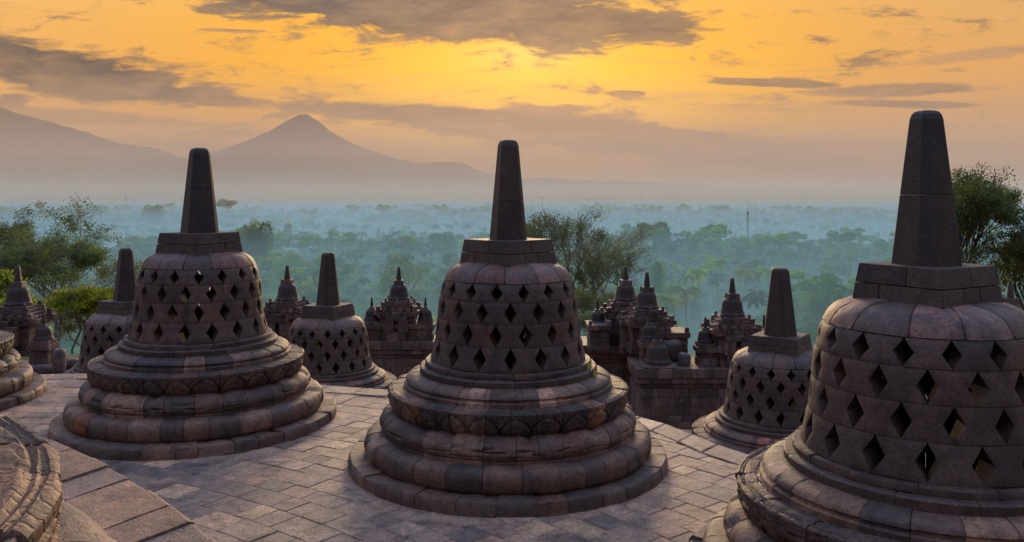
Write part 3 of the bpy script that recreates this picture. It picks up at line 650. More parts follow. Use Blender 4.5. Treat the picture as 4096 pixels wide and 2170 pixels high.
def wall(O, ang, x0, x1, ztop, zbot, dep, label, seed, name='balustrade_wall', grp='stone walls of the square gallery'):
    r = empty(name, (O.x, O.y, ztop), ang); tag(r, label, 'wall', grp); rn_ = random.Random(seed); X, Y = Vector((1, 0, 0)), Vector((0, 1, 0)); O_ = Vector(); H = ztop - zbot
    b = MB(); course(b, O_, X, Y, x0 - .10, x1 + .10, -.10, dep, -.26, 0, rn_, .5, .012); course(b, O_, X, Y, x0 - .05, x1 + .05, -.05, dep, -.40, -.26, rn_, .45)
    b.build('coping', M_WALL, r, False, bevel=.02)
    b = MB(); z = -.40
    course(b, O_, X, Y, x0 + .04, x1 - .04, .04, dep, z - .14, z, rn_); z -= .14
    while z > -H + .55: course(b, O_, X, Y, x0, x1, 0, dep, z - .235, z, rn_, .40); z -= .235
    b.build('wall_face', M_WALL, r, False, bevel=.010)
    b = MB(); course(b, O_, X, Y, x0 - .05, x1 + .05, -.05, dep, z - .14, z, rn_, .4); course(b, O_, X, Y, x0 - .12, x1 + .12, -.12, dep, z - .28, z - .14, rn_, .4)
    course(b, O_, X, Y, x0 - .16, x1 + .16, -.16, dep, min(-H, z - .5), z - .28, rn_, .5); b.build('plinth', M_WALL, r, False, bevel=.012); return r
WT = -1.40; WB = -3.02
# centre-left bay (behind the gap between the two complete stupas)
c = at(1400, 0, 26); wall(Vector((c.x, 26, 0)), 0, -3.4, 3.1, WT, WB, 1.2, 'long grey block wall behind the gap left of the middle stupa', 31)
c = at(1595, 0, 26.6); shrine(Vector((c.x, 26.6, WT)), 'pointed niche shrine between two small stupas, just left of the middle stupa', 0, 1, 2)
c = at(1487, 0, 26.3); small_stupa(Vector((c.x, 26.3, WT)), 'small stupa at the left side of the shrine just left of the middle stupa')
c = at(1702, 0, 26.3); small_stupa(Vector((c.x, 26.3, WT)), 'small stupa touching the left outline of the middle stupa')
c = at(1142, 0, 25.6); shrine(Vector((c.x, 25.8, WT + .03)), 'niche shrine between the left complete stupa and the lower stupa beside it', R(-10), 1.04, 3)
for k_, (xa, xb, yw, zt_, lab) in enumerate(((2358, 2440, 24.6, -.86, 'tall block pier under the left shrine of the close pair'), (2490, 2560, 24.0, -.55, 'narrow dark block pier between the two shrines of the close pair'), (2672, 2752, 23.3, -.72, 'stepped block pier right of the close pair of shrines'), (2880, 2990, 22.2, -1.0, 'low block pier under the shrine on the long wall'), (1250, 1330, 26.1, -1.05, 'low block pier behind the lower stupa left of the middle one'), (1530, 1665, 26.1, -1.02, 'low block pier under the shrine just left of the middle stupa'))):
    a_, b_ = at(xa, 0, yw).x, at(xb, 0, yw).x; r = empty('block_pier', ((a_ + b_) / 2, yw, WT)); tag(r, lab, 'pier', 'block piers of the balustrade'); h_ = (b_ - a_) / 2; rn_ = random.Random(90 + k_); X, Y = Vector((1, 0, 0)), Vector((0, 1, 0)); b = MB(); z = -.05
    while z < zt_ - WT - .18: course(b, Vector(), X, Y, -h_, h_, 0, .9, z, z + .2, rn_, .3, .01); z += .2
    b.build('block_face', M_WALL, r, False, bevel=.012); b = MB(); course(b, Vector(), X, Y, -h_ - .06, h_ + .06, -.06, .95, z, z + .16, rn_, .38, .015)
    for q in (-1, 1): obox(b, Vector((q * h_ * .9, .02, z + .22)), X, .06, Y, .06, .07, rn_.random(), .02, rn_)
    b.build('cornice', M_WALL, r, False, bevel=.018)
# bay right of the middle stupa: set-back wall, projecting corner, long wall
c = at(2440, 0, 25.2); wall(Vector((c.x, 25.2, 0)), 0, -1.3, 1.6, WT + .03, WB, 1.6, 'set-back block wall right behind the middle stupa', 41)
c = at(2504, 0, 25.6); shrine(Vector((c.x, 25.7, WT + .06)), 'tallest-reaching niche shrine, left one of the close pair right of the middle stupa', 0, 1.02, 4)
c = at(2393, 0, 25.2); small_stupa(Vector((c.x, 25.4, WT + .03)), 'pale brown small stupa just right of the middle stupa', 1.02)
c = at(2556, 0, 22); wall(Vector((c.x, 22.0, 0)), 0, 0, 6.2, WT, WB, 1.6, 'long block wall with pale patches behind the lower right stupa', 42)
c = at(2597, 0, 23.6); shrine(Vector((c.x, 24.0, WT + .08)), 'niche shrine with broken cornice, right one of the close pair right of the middle stupa', R(6), 1.0, 5)
c = at(2600, 0, 22.9); small_stupa(Vector((c.x, 22.95, WT)), 'small stupa standing in front of the right shrine of the close pair', 1.02)
c = at(2634, 0, 22.2); small_stupa(Vector((c.x, 22.35, WT + .02)), 'lowest small stupa with a wide flared foot on the corner of the long wall', 1.5, 0, .02)
c = at(2935, 0, 22.6); shrine(Vector((c.x, 22.75, WT + .04)), 'niche shrine on the long wall left of the lower right stupa', 0, 1.0, 6)
c = at(2825, 0, 22.4); small_stupa(Vector((c.x, 22.5, WT)), 'small stupa at the left side of the shrine on the long wall', .96)
c = at(3061, 0, 22.4); small_stupa(Vector((c.x, 22.5, WT)), 'small stupa peeping out left of the spire of the lower right stupa', 1.0)
# left bay
c = at(60, 0, 22); wall(Vector((c.x, 22.0, 0)), 0, -4.5, 3.4, WT - .15, WB, 1.9, 'dark block wall at the left edge below the shrine', 43)
c = at(55, 0, 22.8); shrine(Vector((c.x, 23.0, WT + .22)), 'niche shrine at the left edge before the leafy tree', 0, 1.06, 7)
c = at(158, 0, 22.3); small_stupa(Vector((c.x, 22.5, WT + .05)), 'small stupa right of the shrine at the left edge', 1.0)
# far right
c = at(4060, 0, 21.0); shrine(Vector((c.x, 21.2, WT + .1)), 'niche shrine seen at the right edge beyond the biggest stupa', R(20), 1.0, 8)
c = at(4100, 0, 21); wall(Vector((c.x, 20.8, 0)), R(-25), -2.2, 3, WT, WB, 1.5, 'block wall beyond the biggest stupa at the right edge', 44)
# loose and carved stones
def boulder(P, s, label, name='carved_stone', seed=0, rot=0):
    b = MB(); rn_ = random.Random(seed); n = 14; m_ = 8; vs = []; fs = []
    for j in range(m_ + 1):
        th = PI * j / m_
        for i in range(n):
            a = 2 * PI * i / n; d = Vector((math.sin(th) * math.cos(a), math.sin(th) * math.sin(a), math.cos(th)))
            d = Vector([math.copysign(abs(q) ** .55, q) for q in d]); e = 1 + .16 * noise.noise(d * 1.7 + Vector((seed, 0, 0))); vs.append((d.x * s[0] * e, d.y * s[1] * e, d.z * s[2] * e))
    for j in range(m_):
        for i in range(n): k = (i + 1) % n; fs.append((j * n + i, (j + 1) * n + i, (j + 1) * n + k, j * n + k))
    b.add(vs, fs, rn_.random()); o = b.build(name, M_WALL, None, True, 50); o.location = P; o.rotation_euler = (0, 0, rot); tag(o, label, 'stone'); return o
c = at(225, 0, 21.95); boulder(Vector((c.x, 22.1, WT + .16)), (.15, .12, .32), 'upright carved scroll stone on the left wall, right of the small stupa', seed=2)
c = at(140, 0, 22); boulder(Vector((c.x, 22.05, WT - .04)), (.62, .14, .12), 'rounded reddish coping stone lying on the left wall', 'coping_stone', 3)
c = at(258, 0, 22.6); boulder(Vector((c.x, 22.7, WT - .02)), (.30, .14, .14), 'short rounded coping stone right of the carved scroll stone', 'coping_stone', 4)
c = at(2740, 0, 22.3); boulder(Vector((c.x, 22.4, WT + .10)), (.16, .14, .22), 'broken pointed stone on the long wall left of its small stupa', 'broken_stone', 5)
c = at(2690, 0, 22.9); boulder(Vector((c.x, 23.0, WT + .25)), (.27, .2, .30), 'square weathered block beside the right shrine of the close pair', 'stone_block', 6)

# ------------------------------------------------------------------ terrain
def gz(x, y):
    r = math.hypot(x - CT.x, y - CT.y); t = min(1, max(0, (r - 33) / 95)); z = -3.4 - 33 * (t * t * (3 - 2 * t))
    if r > 120:
        z += 5 * noise.noise(Vector((x / 260, y / 170, 0))) - 1 + (6 * noise.noise(Vector((x / 520, y / 110, 8))) if r > 300 else 0)
        z += 3 * min(1, max(0, (r - 1100) / 1500)) + min(1, max(0, (r - 700) / 1500)) * 16 * max(0, noise.noise(Vector((x / 700 + 3, y / 900, 4))))
    return z
mb = MB(); rings = [33, 38, 45, 55, 68, 82, 100, 120, 145, 175, 210, 260, 320, 400, 500, 620, 760, 930, 1150, 1400, 1700, 2100, 2600, 3200, 3900, 4700, 6000]; na = 120; vs = []
for r in rings:
    for i in range(na):
        a = 2 * PI * i / na; x = CT.x + r * math.cos(a); y = CT.y + r * math.sin(a); vs.append((x, y, gz(x, y)))
fs = []
for k in range(len(rings) - 1):
    for i in range(na): j = (i + 1) % na; fs.append((k * na + i, (k + 1) * na + i, (k + 1) * na + j, k * na + j))
mb.add(vs, fs, .5); tag(mb.build('ground', M_GRASS), kind='structure')

# mountains: ridge height along x from the photographed skyline, own depth and gullies
def ridge(name, pts, Y, depth, seed, base=-40):
    mb = MB(); P = [((x / 2576 * 4096 - CX) / F * Y, EYE + (HY - y / 2576 * 4096) / F * Y) for x, y in pts]
    x0, x1 = P[0][0], P[-1][0]; nx, ny = 420, 44; vs = []
    def hz_(x):
        for (a, za), (b, zb) in zip(P, P[1:]):
            if a <= x <= b: return za + (zb - za) * (x - a) / (b - a) + 5 * noise.fractal(Vector((x / 55, seed, 0)), 1, 2, 4)
        return P[-1][1]
    for j in range(ny + 1):
        s = j / ny * 2 - 1
        for i in range(nx + 1):
            x = x0 + (x1 - x0) * i / nx; top = hz_(x); f = (1 - abs(s)) ** 1.25
            ed = min(1, min(i, nx - i) / 6)
            g = noise.fractal(Vector((x / 260 + seed, s * 3, 0)), 1, 2, 5) * (1 - f) * f * 4 * .22
            z = base + (top - base) * max(0, f * (1 + g)) * ed + noise.fractal(Vector((x / 60 + seed, s * 9, 1)), 1, 2, 4) * 3.0 * f
            vs.append((x, Y + s * depth, z))
    fs = [(j * (nx + 1) + i, j * (nx + 1) + i + 1, (j + 1) * (nx + 1) + i + 1, (j + 1) * (nx + 1) + i) for j in range(ny) for i in range(nx)]
    mb.add(vs, fs, .5); return tag(mb.build(name, M_MTN, None, True, 80), kind='structure')
MY = 3600
ridge('volcano', [(380, 470), (430, 408), (480, 396), (545, 380), (600, 362), (650, 343), (700, 318), (725, 302), (746, 290), (755, 287), (768, 288), (783, 294), (800, 305), (830, 330), (870, 352), (900, 368), (950, 385), (1010, 403), (1060, 412), (1100, 408), (1160, 408), (1210, 432), (1290, 450), (1400, 462), (1500, 480)], MY, 700, 1)
ridge('mountain', [(-330, 330), (-220, 250), (-100, 215), (-40, 245), (0, 270), (40, 285), (100, 300), (180, 322), (250, 345), (300, 360), (350, 368), (400, 376), (430, 388), (520, 420), (640, 478)], MY + 300, 700, 5)
ridge('hills', [(1150, 480), (1290, 448), (1400, 449), (1500, 456), (1640, 458), (1700, 466), (1900, 472), (2200, 474), (2500, 472), (2800, 478)], MY - 200, 500, 9)

# ------------------------------------------------------------------ vegetation
def leafquad(mb, p, s, rn, tone, flat=.0):
    d = Vector((rn.gauss(0, 1), rn.gauss(0, 1), rn.gauss(0, 1) * (1 - flat))).normalized(); e = d.cross(Vector((rn.gauss(0, 1), rn.gauss(0, 1), rn.gauss(0, 1)))).normalized()
    a = s * rn.uniform(.7, 1.3); b = a * rn.uniform(.4, .7)
    mb.add([p - d * a * .5, p + e * b * .5, p + d * a * .5, p - e * b * .5], [(0, 1, 2, 3)], tone)
def branching(base, h, spread, rn, levels=5, kids=3, lean=Vector((0, 0, 0)), up=.35, first=.35, r0=None, shrink=.68):
    """skeleton: list of (points, radii), and twig tips"""
    segs = []; tips = []
    def grow(p, d, L, r, lv):
        pts = [p]; n = 4 if lv > 1 else 3; q = p.copy(); dd = d.copy()
        for i in range(n):
            dd = (dd + Vector((rn.gauss(0, .16), rn.gauss(0, .16), rn.gauss(0, .08) + up * .12))).normalized(); q = q + dd * (L / n); pts.append(q.copy())
        segs.append((pts, [r * (1 - .38 * i / n) for i in range(n + 1)], lv))
        if lv == 0: tips.append((pts[-1], dd, L)); tips.append((pts[1], dd, L)); tips.append((pts[2], dd, L)); return
        if lv == 1: tips.append((pts[-1], dd, L)); tips.append((pts[2], dd, L))
        k = kids + (1 if rn.random() < .35 else 0)
        for i in range(k):
            a = rn.uniform(0, 2 * PI); tl = rn.uniform(.35, .95) * spread
            s1 = dd.cross(Vector((math.cos(a), math.sin(a), .3))).normalized(); nd_ = (dd + s1 * tl + Vector((0, 0, up * .3))).normalized()
            o = pts[-1] if i < 2 else pts[rn.randint(2, len(pts) - 1)]
            grow(o, nd_, L * shrink * rn.uniform(.75, 1.15), r * .60, lv - 1)
    d0 = (Vector((0, 0, 1)) + lean).normalized(); grow(base, d0, h * first, r0 or h * .018, levels); return segs, tips
def leafy_tree(name, px, Y, top, wpx, label, cat_, seed, leafmat, leaf=.11, per=7, spread=.8, levels=6, kids=3, clump=.19, lean=(0, 0, 0), up=.35, bark=None, first=.33, group=None, shrink=.74, twigs=True):
    """px/top/wpx: photographed centre, highest leaves and width of the crown"""
    rn_ = random.Random(seed); x = (px - CX) / F * Y; g = gz(x, Y) - .2; P = Vector((x, Y, g)); r = empty(name, P); tag(r, label, cat_, group)
    segs, tips = branching(Vector((0, 0, 0)), 10, spread, rn_, levels, kids, Vector(lean), up, first, None, shrink)
    H = EYE - (top - HY) / F * Y - g - clump; Wd = wpx / F * Y - 2 * clump
    zs = sorted(t[0].z for t in tips); xs = sorted(t[0].x for t in tips); n = len(xs); zt = zs[int(n * .985)]; x0, x1 = xs[int(n * .02)], xs[int(n * .98)]
    kz = H / zt; kx = Wd / (x1 - x0); cx = (x0 + x1) / 2
    def S(p): f = min(1, max(0, p.z / zt)); return Vector(((p.x - cx * f) * kx, p.y * kx, p.z * kz))
    tb = MB(); kr = H / 16
    for pts, rads, lv in segs: tube(tb, [S(q) for q in pts], [max(q * kr * 1.6, .009) for q in rads], 6 if lv > 2 else 3)
    tb.build('trunk', bark or M_BARK, r)
    fb = MB()
    for (p, d, L) in tips:
        tn = min(1, max(0, rn_.gauss(.4, .3))); q = S(p)
        if noise.noise(q * 1.3 + Vector((seed, 0, 0))) < .03: continue
        for i in range(int(per * rn_.uniform(.4, 2.4))): leafquad(fb, q + Vector((rn_.gauss(0, clump), rn_.gauss(0, clump), rn_.gauss(0, clump * .7))), leaf, rn_, min(1, max(0, tn + rn_.gauss(0, .15))))
    fb.build('crown', leafmat, r, False); return r
def G(px, Y, sink=0): x = (px - CX) / F * Y; return Vector((x, Y, gz(x, Y) - sink))
leafy_tree('broadleaf_tree', 225, 46, 850, 470, 'tall airy dark green tree filling the left edge behind the shrine', 'tree', 4, M_LEAF, .12, 7, .85, lean=(-.12, 0, 0), up=.3)
leafy_tree('broadleaf_tree', 0, 50, 880, 330, 'second airy tree at the very left edge, behind the tall dark green one', 'tree', 14, M_LEAF, .12, 7, .85)
leafy_tree('bushy_tree', 375, 52, 1075, 400, 'sparse pale olive tree between the tall left tree and the left stupa spire', 'tree', 7, M_LEAFO, .10, 8, .9, up=.2)
leafy_tree('bushy_tree', 290, 38, 1150, 260, 'low yellow green leafy tree right of the small stupa at the left edge', 'tree', 9, M_LEAFY, .13, 16, .8, 5, up=.25, bark=M_BARKD, clump=.16)
leafy_tree('bushy_tree', 100, 36, 1085, 230, 'bright yellow green bush between the shrine and small stupa at the left edge', 'tree', 19, M_LEAFY, .13, 16, .8, 5, up=.25, bark=M_BARKD, clump=.16)
leafy_tree('slender_tree', 2235, 48, 845, 340, 'slender bare-limbed tree close right of the middle spire, sparse dark leaves on top', 'tree', 23, M_LEAF, .10, 2.4, .62, lean=(-.04, 0, 0), up=.55, bark=M_BARKP)
leafy_tree('slender_tree', 2450, 50, 915, 330, 'slender bare-limbed tree behind the close pair of shrines', 'tree', 29, M_LEAFO, .10, 1.7, .72, lean=(.06, 0, 0), up=.5, bark=M_BARKP)
leafy_tree('bushy_tree', 2330, 44, 1170, 420, 'pale olive undergrowth tree below the slender trees', 'tree', 31, M_LEAFO, .10, 8, .9, up=.2)
leafy_tree('broadleaf_tree', 3800, 40, 705, 500, 'dark leafy tree right of the biggest spire', 'tree', 37, M_LEAF, .12, 9, .8, lean=(.02, 0, 0), bark=M_BARKD)
leafy_tree('broadleaf_tree', 4130, 38, 720, 300, 'dark leafy tree cut by the right edge of the picture', 'tree', 41, M_LEAF, .12, 10, .8, bark=M_BARKD)

def palm_mesh(seed, h, nf=20, fl=4.2, leaflets=26, mat=M_PALM, trunk_r=.16):
    rn_ = random.Random(seed); tb = MB(); pts = []; bend = rn_.uniform(-.05, .05) * h
    for i in range(9): t = i / 8; pts.append(Vector((bend * t * t, 0, h * t - .5 * (t == 0))))
    tube(tb, pts, [trunk_r * (1.5 - .8 * (i / 8) ** .4) for i in range(9)], 7); top = pts[-1]; fb = MB()
    for k in range(nf):
        a = 2 * PI * k / nf * 2.4 + rn_.uniform(-.2, .2); e0 = rn_.uniform(-.25, 1.25); L = fl * rn_.uniform(.8, 1.1); p = top.copy(); el_ = e0; tn = min(1, max(0, rn_.gauss(.4, .3))) if e0 > 0 else min(1, rn_.uniform(.6, 1))
        P_ = [p.copy()]; n = 9
        for i in range(n):
            el_ -= (.14 + .10 * i / n) * (1.1 if e0 > .3 else .9); p = p + Vector((math.cos(a) * math.cos(el_), math.sin(a) * math.cos(el_), math.sin(el_))) * (L / n); P_.append(p.copy())
        tube(fb, P_, [.035 * (1 - .8 * i / n) for i in range(n + 1)], 3, tn)
        side = Vector((-math.sin(a), math.cos(a), 0))
        for j in range(leaflets):
            t = .12 + .86 * j / leaflets; f = t * n; i = int(f); q = P_[i].lerp(P_[min(i + 1, n)], f - i); dr_ = (P_[min(i + 1, n)] - P_[i]).normalized(); ll = fl * .26 * math.sin(PI * min(1, t * .8 + .18)) ** .6
            for s in (-1, 1):
                d = (side * s + dr_ * .55 + Vector((0, 0, -.55 - rn_.random() * .4))).normalized(); wv = dr_ * (L / leaflets * .42)
                fb.add([q - wv, q + wv, q + wv * .3 + d * ll, q - wv * .3 + d * ll], [(0, 1, 2, 3)], tn)
    return tb.mesh('trunk', M_BARK, True), fb.mesh('crown', mat, False)
PALMS = [palm_mesh(1, 13), palm_mesh(2, 14.5), palm_mesh(3, 12, 24, 4.6)]; PALMF = [palm_mesh(5, 15, 18, 4.4, 13, M_PALMD), palm_mesh(6, 14, 20, 4.6, 13, M_PALMD)]
def palm(P, label, meshes, k=1.0, rot=0, group=None):
    r = empty('coconut_palm', P, rot, (k, k, k)); tag(r, label, 'palm', group)
    for nm, me in zip(('trunk', 'crown'), meshes): o = bpy.data.objects.new(nm, me); COL.objects.link(o); o.parent = r
def palm_at(px, py, Y, label, meshes, fs=1.0, rot=0, group=None, fixed=None):
    """crown centre at photo pixel (px,py)"""
    t = at(px, py, Y); g = gz(t.x, Y); H = [13, 14.5, 12, 15, 14][(PALMS + PALMF).index(meshes)]
    k = (t.z - g) / H if fixed is None else fixed
    palm(Vector((t.x, Y, t.z - H * k)), label, meshes, k, rot, group)
for px, py, Y, lab, m_, rot in (
    (2748, 1165, 232, 'bright coconut palm with a pale curved trunk left of the shrine on the long wall', 0, .3),
    (2672, 1195, 205, 'yellow fronded palm hanging behind the right shrine of the close pair', 1, 1.9),
    (2870, 1052, 300, 'large dark drooping palm above the shrine on the long wall', 2, .9),
    (2800, 1085, 270, 'pale green drooping palm left of the large dark one', 1, 2.9),
    (2975, 1085, 305, 'spreading palm right of the large dark drooping palm', 0, 2.2),
    (3072, 1085, 310, 'palm close left of the spire of the lower right stupa', 2, 4.2),
    (1670, 1115, 290, 'pale yellowish palm right of the shrine just left of the middle stupa', 0, 1.2),
    (1225, 1150, 270, 'palm close left of the spire of the lower stupa', 2, .2)):
    palm_at(px, py, Y * .88, lab, PALMS[m_], rot=rot, fixed=1.12)
rn = random.Random(77)
for i, (px, py) in enumerate([(2722, 975), (2772, 962), (2806, 972), (2865, 955), (2922, 955), (2945, 985), (2992, 955), (3022, 975), (3060, 968), (2840, 990)]):
    palm_at(px, py, 520 + rn.uniform(-25, 25), 'grey palm in the row standing in mist below the thin mast', PALMF[i % 2], rot=rn.uniform(0, 6), group='row of palms in the mist', fixed=rn.uniform(1.0, 1.3))
for i, (px, py, Y) in enumerate([(1740, 905, 620), (1795, 905, 680), (1870, 905, 640), (1445, 935, 560), (1330, 915, 640), (2735, 893, 760), (2850, 888, 740), (2960, 890, 760), (3065, 885, 720), (3105, 895, 720), (3325, 950, 600), (3250, 905, 720)]):
    palm_at(px, py, Y, 'lone dark palm crown standing out of the far misty wood', PALMF[i % 2], rot=rn.uniform(0, 6), group='far palms above the wood', fixed=rn.uniform(.9, 1.15))

def crown_mesh(seed, h, wd, style, nleaf, leaf, mat):
    rn_ = random.Random(seed); mb = MB(); tb = MB(); blobs = []
    if style == 'round':
        for i in range(13): a = rn_.uniform(0, 2 * PI); q = rn_.random() ** .5 * wd * .33; blobs.append((Vector((q * math.cos(a), q * math.sin(a), h * rn_.uniform(.42, .80))), wd * rn_.uniform(.16, .26), .85))
    elif style == 'flat':
        for i in range(11): a = rn_.uniform(0, 2 * PI); q = rn_.random() ** .5 * wd * .45; blobs.append((Vector((q * math.cos(a), q * math.sin(a), h * rn_.uniform(.74, .93))), wd * rn_.uniform(.13, .2), .38))
    elif style == 'cone':
        for i in range(9): t = i / 8; blobs.append((Vector((rn_.uniform(-.3, .3), rn_.uniform(-.3, .3), h * (.15 + .75 * t))), wd * .5 * (1 - t * .75), 1.3))
    else:
        for i in range(16): a = rn_.uniform(0, 2 * PI); q = rn_.random() ** .5 * wd * .42; blobs.append((Vector((q * math.cos(a), q * math.sin(a), h * rn_.uniform(.2, .85))), wd * rn_.uniform(.10, .2), .8))
    tot = sum(b[1] ** 2 for b in blobs)
    for c, r, fl in blobs:
        tn = min(1, max(0, rn_.gauss(.45, .28)))
        for i in range(int(nleaf * r * r / tot)):
            d = Vector((rn_.gauss(0, 1), rn_.gauss(0, 1), rn_.gauss(0, 1))).normalized() * r * (1 + rn_.gauss(0, .10)); d.z *= fl; p = c + d
            leafquad(mb, p, leaf, rn_, min(1, max(0, tn + rn_.gauss(0, .15))))
        if style in ('round', 'loose') or (style == 'flat' and rn_.random() < .35): tube(tb, [Vector((0, 0, h * .25)), c * .6 + Vector((0, 0, h * .12)), c], [h * .014, h * .009, .05], 4)
    tube(tb, [Vector((0, 0, -2)), Vector((0, 0, h * .3)), Vector((0, 0, h * .7))], [h * .022, h * .017, h * .006], 6)
    return tb.mesh('trunk', M_BARKD, True), mb.mesh('crown', mat, False)
VT = {'round': crown_mesh(1, 13, 11, 'round', 5200, .55, M_LEAFG), 'wide': crown_mesh(2, 15, 15, 'round', 6500, .60, M_LEAFG), 'flat': crown_mesh(3, 18, 17, 'flat', 3200, .6, M_LEAFG), 'cone': crown_mesh(4, 13, 3.6, 'cone', 1800, .45, M_LEAFG), 'loose': crown_mesh(5, 12, 11, 'loose', 4200, .5, M_LEAFG)}
def vtree(px, Y, kind, top, wpx, label, rot=0):
    x = (px - CX) / F * Y; g = gz(x, Y); H, Wd = {'round': (12.3, 9.5), 'wide': (14.2, 13), 'flat': (17.3, 17), 'cone': (13, 3.6), 'loose': (11.3, 11)}[kind]
    kz = (EYE - (top - HY) / F * Y - g) / H; kx = wpx / F * Y / Wd
    r = empty('valley_tree', (x, Y, g), rot, (kx, kx, kz)); tag(r, label, 'tree', 'single trees standing out of the valley')
    for nm, me in zip(('trunk', 'crown'), VT[kind]):
        o = bpy.data.objects.new(nm, me); COL.objects.link(o); o.parent = r
vtree(1040, 340, 'wide', 880, 110, 'big dark round tree right of the left complete stupa, standing above the mist')
vtree(985, 350, 'round', 895, 80, 'dark round tree touching the left spire side, beside the big dark one', 2)
vtree(2627, 240, 'round', 1038, 75, 'small blue green round tree behind the close pair of shrines')
vtree(3290, 210, 'round', 1158, 150, 'pale yellow green round tree left of the biggest stupa', 1)
vtree(1428, 300, 'cone', 985, 22, 'dark conical tree alone in the mist right of the lower stupa spire')
vtree(2640, 420, 'wide', 905, 75, 'layered tall tree left of the row of misty palms', 2.2)
vtree(1140, 300, 'round', 1020, 130, 'broad green tree behind the shrine right of the left stupa', 3)
vtree(1610, 240, 'loose', 1045, 230, 'light green spreading tree above the shrine just left of the middle stupa', .5)
vtree(905, 900, 'flat', 800, 80, 'flat topped tree reaching over the skyline right of the left spire', 1.4)
vtree(1528, 950, 'flat', 821, 62, 'flat topped tree on the skyline between the left and middle stupas', 2.4)
vtree(410, 900, 'flat', 832, 40, 'small flat topped tree on the skyline left of the left spire', .4)
vtree(155, 1000, 'flat', 812, 42, 'flat topped tree on the skyline near the left edge', 3.4)
vtree(3250, 900, 'flat', 860, 80, 'flat topped tree on the far ridge left of the biggest spire', 5.4)
vtree(610, 800, 'wide', 818, 70, 'broad tree clump on the skyline just left of the left spire', 1.1)
vtree(1290, 230, 'loose', 1090, 120, 'bright green loose tree between the lower spire and the left stupa', 1.1)
vtree(3400, 300, 'cone', 1010, 30, 'pale pointed tree in thick mist left of the biggest stupa')
vtree(1325, 420, 'cone', 900, 24, 'dark pointed tree beside the pale field')

# the wood that covers the plain: one mass of instanced crowns
kinds = bpy.data.collections.new('forest_kinds')
def proto(seed, h, wd, style, n, leaf):
    t, c = crown_mesh(seed, h, wd, style, n, leaf, M_LEAFG); o = bpy.data.objects.new('forest_crown', c); kinds.objects.link(o)
for sp in ((11, 12, 10, 'round', 1500, .9), (12, 17, 12, 'loose', 1700, .9), (13, 20, 12, 'flat', 900, .9), (14, 15, 3.6, 'cone', 600, .8), (15, 11, 12, 'loose', 1300, .9), (16, 9, 8, 'round', 1100, .8), (17, 14, 9, 'loose', 1300, .8), (18, 19, 5, 'cone', 900, .8)): proto(*sp)
for s_, m_ in ((7, M_PALMD), (8, M_PALMD)):
    t, c = palm_mesh(s_, 14, 14, 4.4, 8, m_); o = bpy.data.objects.new('forest_crown', c); kinds.objects.link(o)
CLEAR = [(1448, 620, 14), (1520, 660, 15), (1700, 700, 12), (452, 600, 14), (545, 600, 12), (1375, 1000, 30), (3190, 310, 12), (2748, 205, 5), (2870, 264, 7), (2800, 238, 6), (2975, 268, 6), (3072, 273, 5), (1670, 255, 6), (1152, 560, 7)]
pts = []; rn = random.Random(101)
def belt(x, y):
    return .5 + .5 * math.sin(7.5 * math.log(y) + 2.2 * noise.noise(Vector((x / (y * .5), 3, y / 900))))
def try_pt(x, y, dens, s):
    b_ = belt(x, y); dens = dens - .55 * (1 - b_) ** 1.5 if y > 380 else dens; s = s * (.75 + .6 * b_) if y > 380 else s
    n = noise.noise(Vector((x / 120, y / 170, 2))) + .5 * noise.noise(Vector((x / 45, y / 60, 7)))
    if n > dens: return
    if any(abs(x - (p_ - CX) / F * y) < w_ and h_ - (110 if h_ > 400 else 45) < y < h_ + 12 for p_, h_, w_ in CLEAR): return
    pts.append((x, y, gz(x, y) - .4, s))
Y = 165.0
while Y < 2700:
    stp = 4.6 + Y * .0052; x = -Y * .78
    while x < Y * .78:
        xx = x + rn.uniform(-.5, .5) * stp; yy = Y + rn.uniform(-.5, .5) * stp
        try_pt(xx, yy, .85 if Y > 380 else .55, (.70 + .00010 * Y) * rn.uniform(.5, 1.3)); x += stp
    Y += stp * (.95 if Y < 500 else 1.15)
me = bpy.data.meshes.new('forest'); me.from_pydata([p[:3] for p in pts], [], []); a = me.attributes.new('siz', 'FLOAT', 'POINT'); a.data.foreach_set('value', [p[3] for p in pts])
fo = bpy.data.objects.new('forest', me); COL.objects.link(fo); tag(fo, 'misty wood of many trees covering the plain below', None, None, 'stuff')
ng = bpy.data.node_groups.new('scatter', 'GeometryNodeTree'); ng.interface.new_socket('Geometry', in_out='INPUT', socket_type='NodeSocketGeometry'); ng.interface.new_socket('Geometry', in_out='OUTPUT', socket_type='NodeSocketGeometry')
gi = ng.nodes.new('NodeGroupInput'); go = ng.nodes.new('NodeGroupOutput'); ip = ng.nodes.new('GeometryNodeInstanceOnPoints'); ci = ng.nodes.new('GeometryNodeCollectionInfo')
ci.inputs['Collection'].default_value = kinds; ci.inputs['Separate Children'].default_value = True; ci.inputs['Reset Children'].default_value = True
ip.inputs['Pick Instance'].default_value = True
ri = ng.nodes.new('FunctionNodeRandomValue'); ri.data_type = 'INT'; ri.inputs[4].default_value = 0; ri.inputs[5].default_value = 9
rr_ = ng.nodes.new('FunctionNodeRandomValue'); rr_.data_type = 'FLOAT_VECTOR'; rr_.inputs[0].default_value = (0, 0, 0); rr_.inputs[1].default_value = (0, 0, 6.28); rr_.inputs['Seed'].default_value = 5
na_ = ng.nodes.new('GeometryNodeInputNamedAttribute'); na_.data_type = 'FLOAT'; na_.inputs[0].default_value = 'siz'
ng.links.new(gi.outputs[0], ip.inputs['Points']); ng.links.new(ci.outputs[0], ip.inputs['Instance']); ng.links.new(ri.outputs[2], ip.inputs['Instance Index']); ng.links.new(rr_.outputs[0], ip.inputs['Rotation']); ng.links.new(na_.outputs[0], ip.inputs['Scale']); ng.links.new(ip.outputs[0], go.inputs[0])
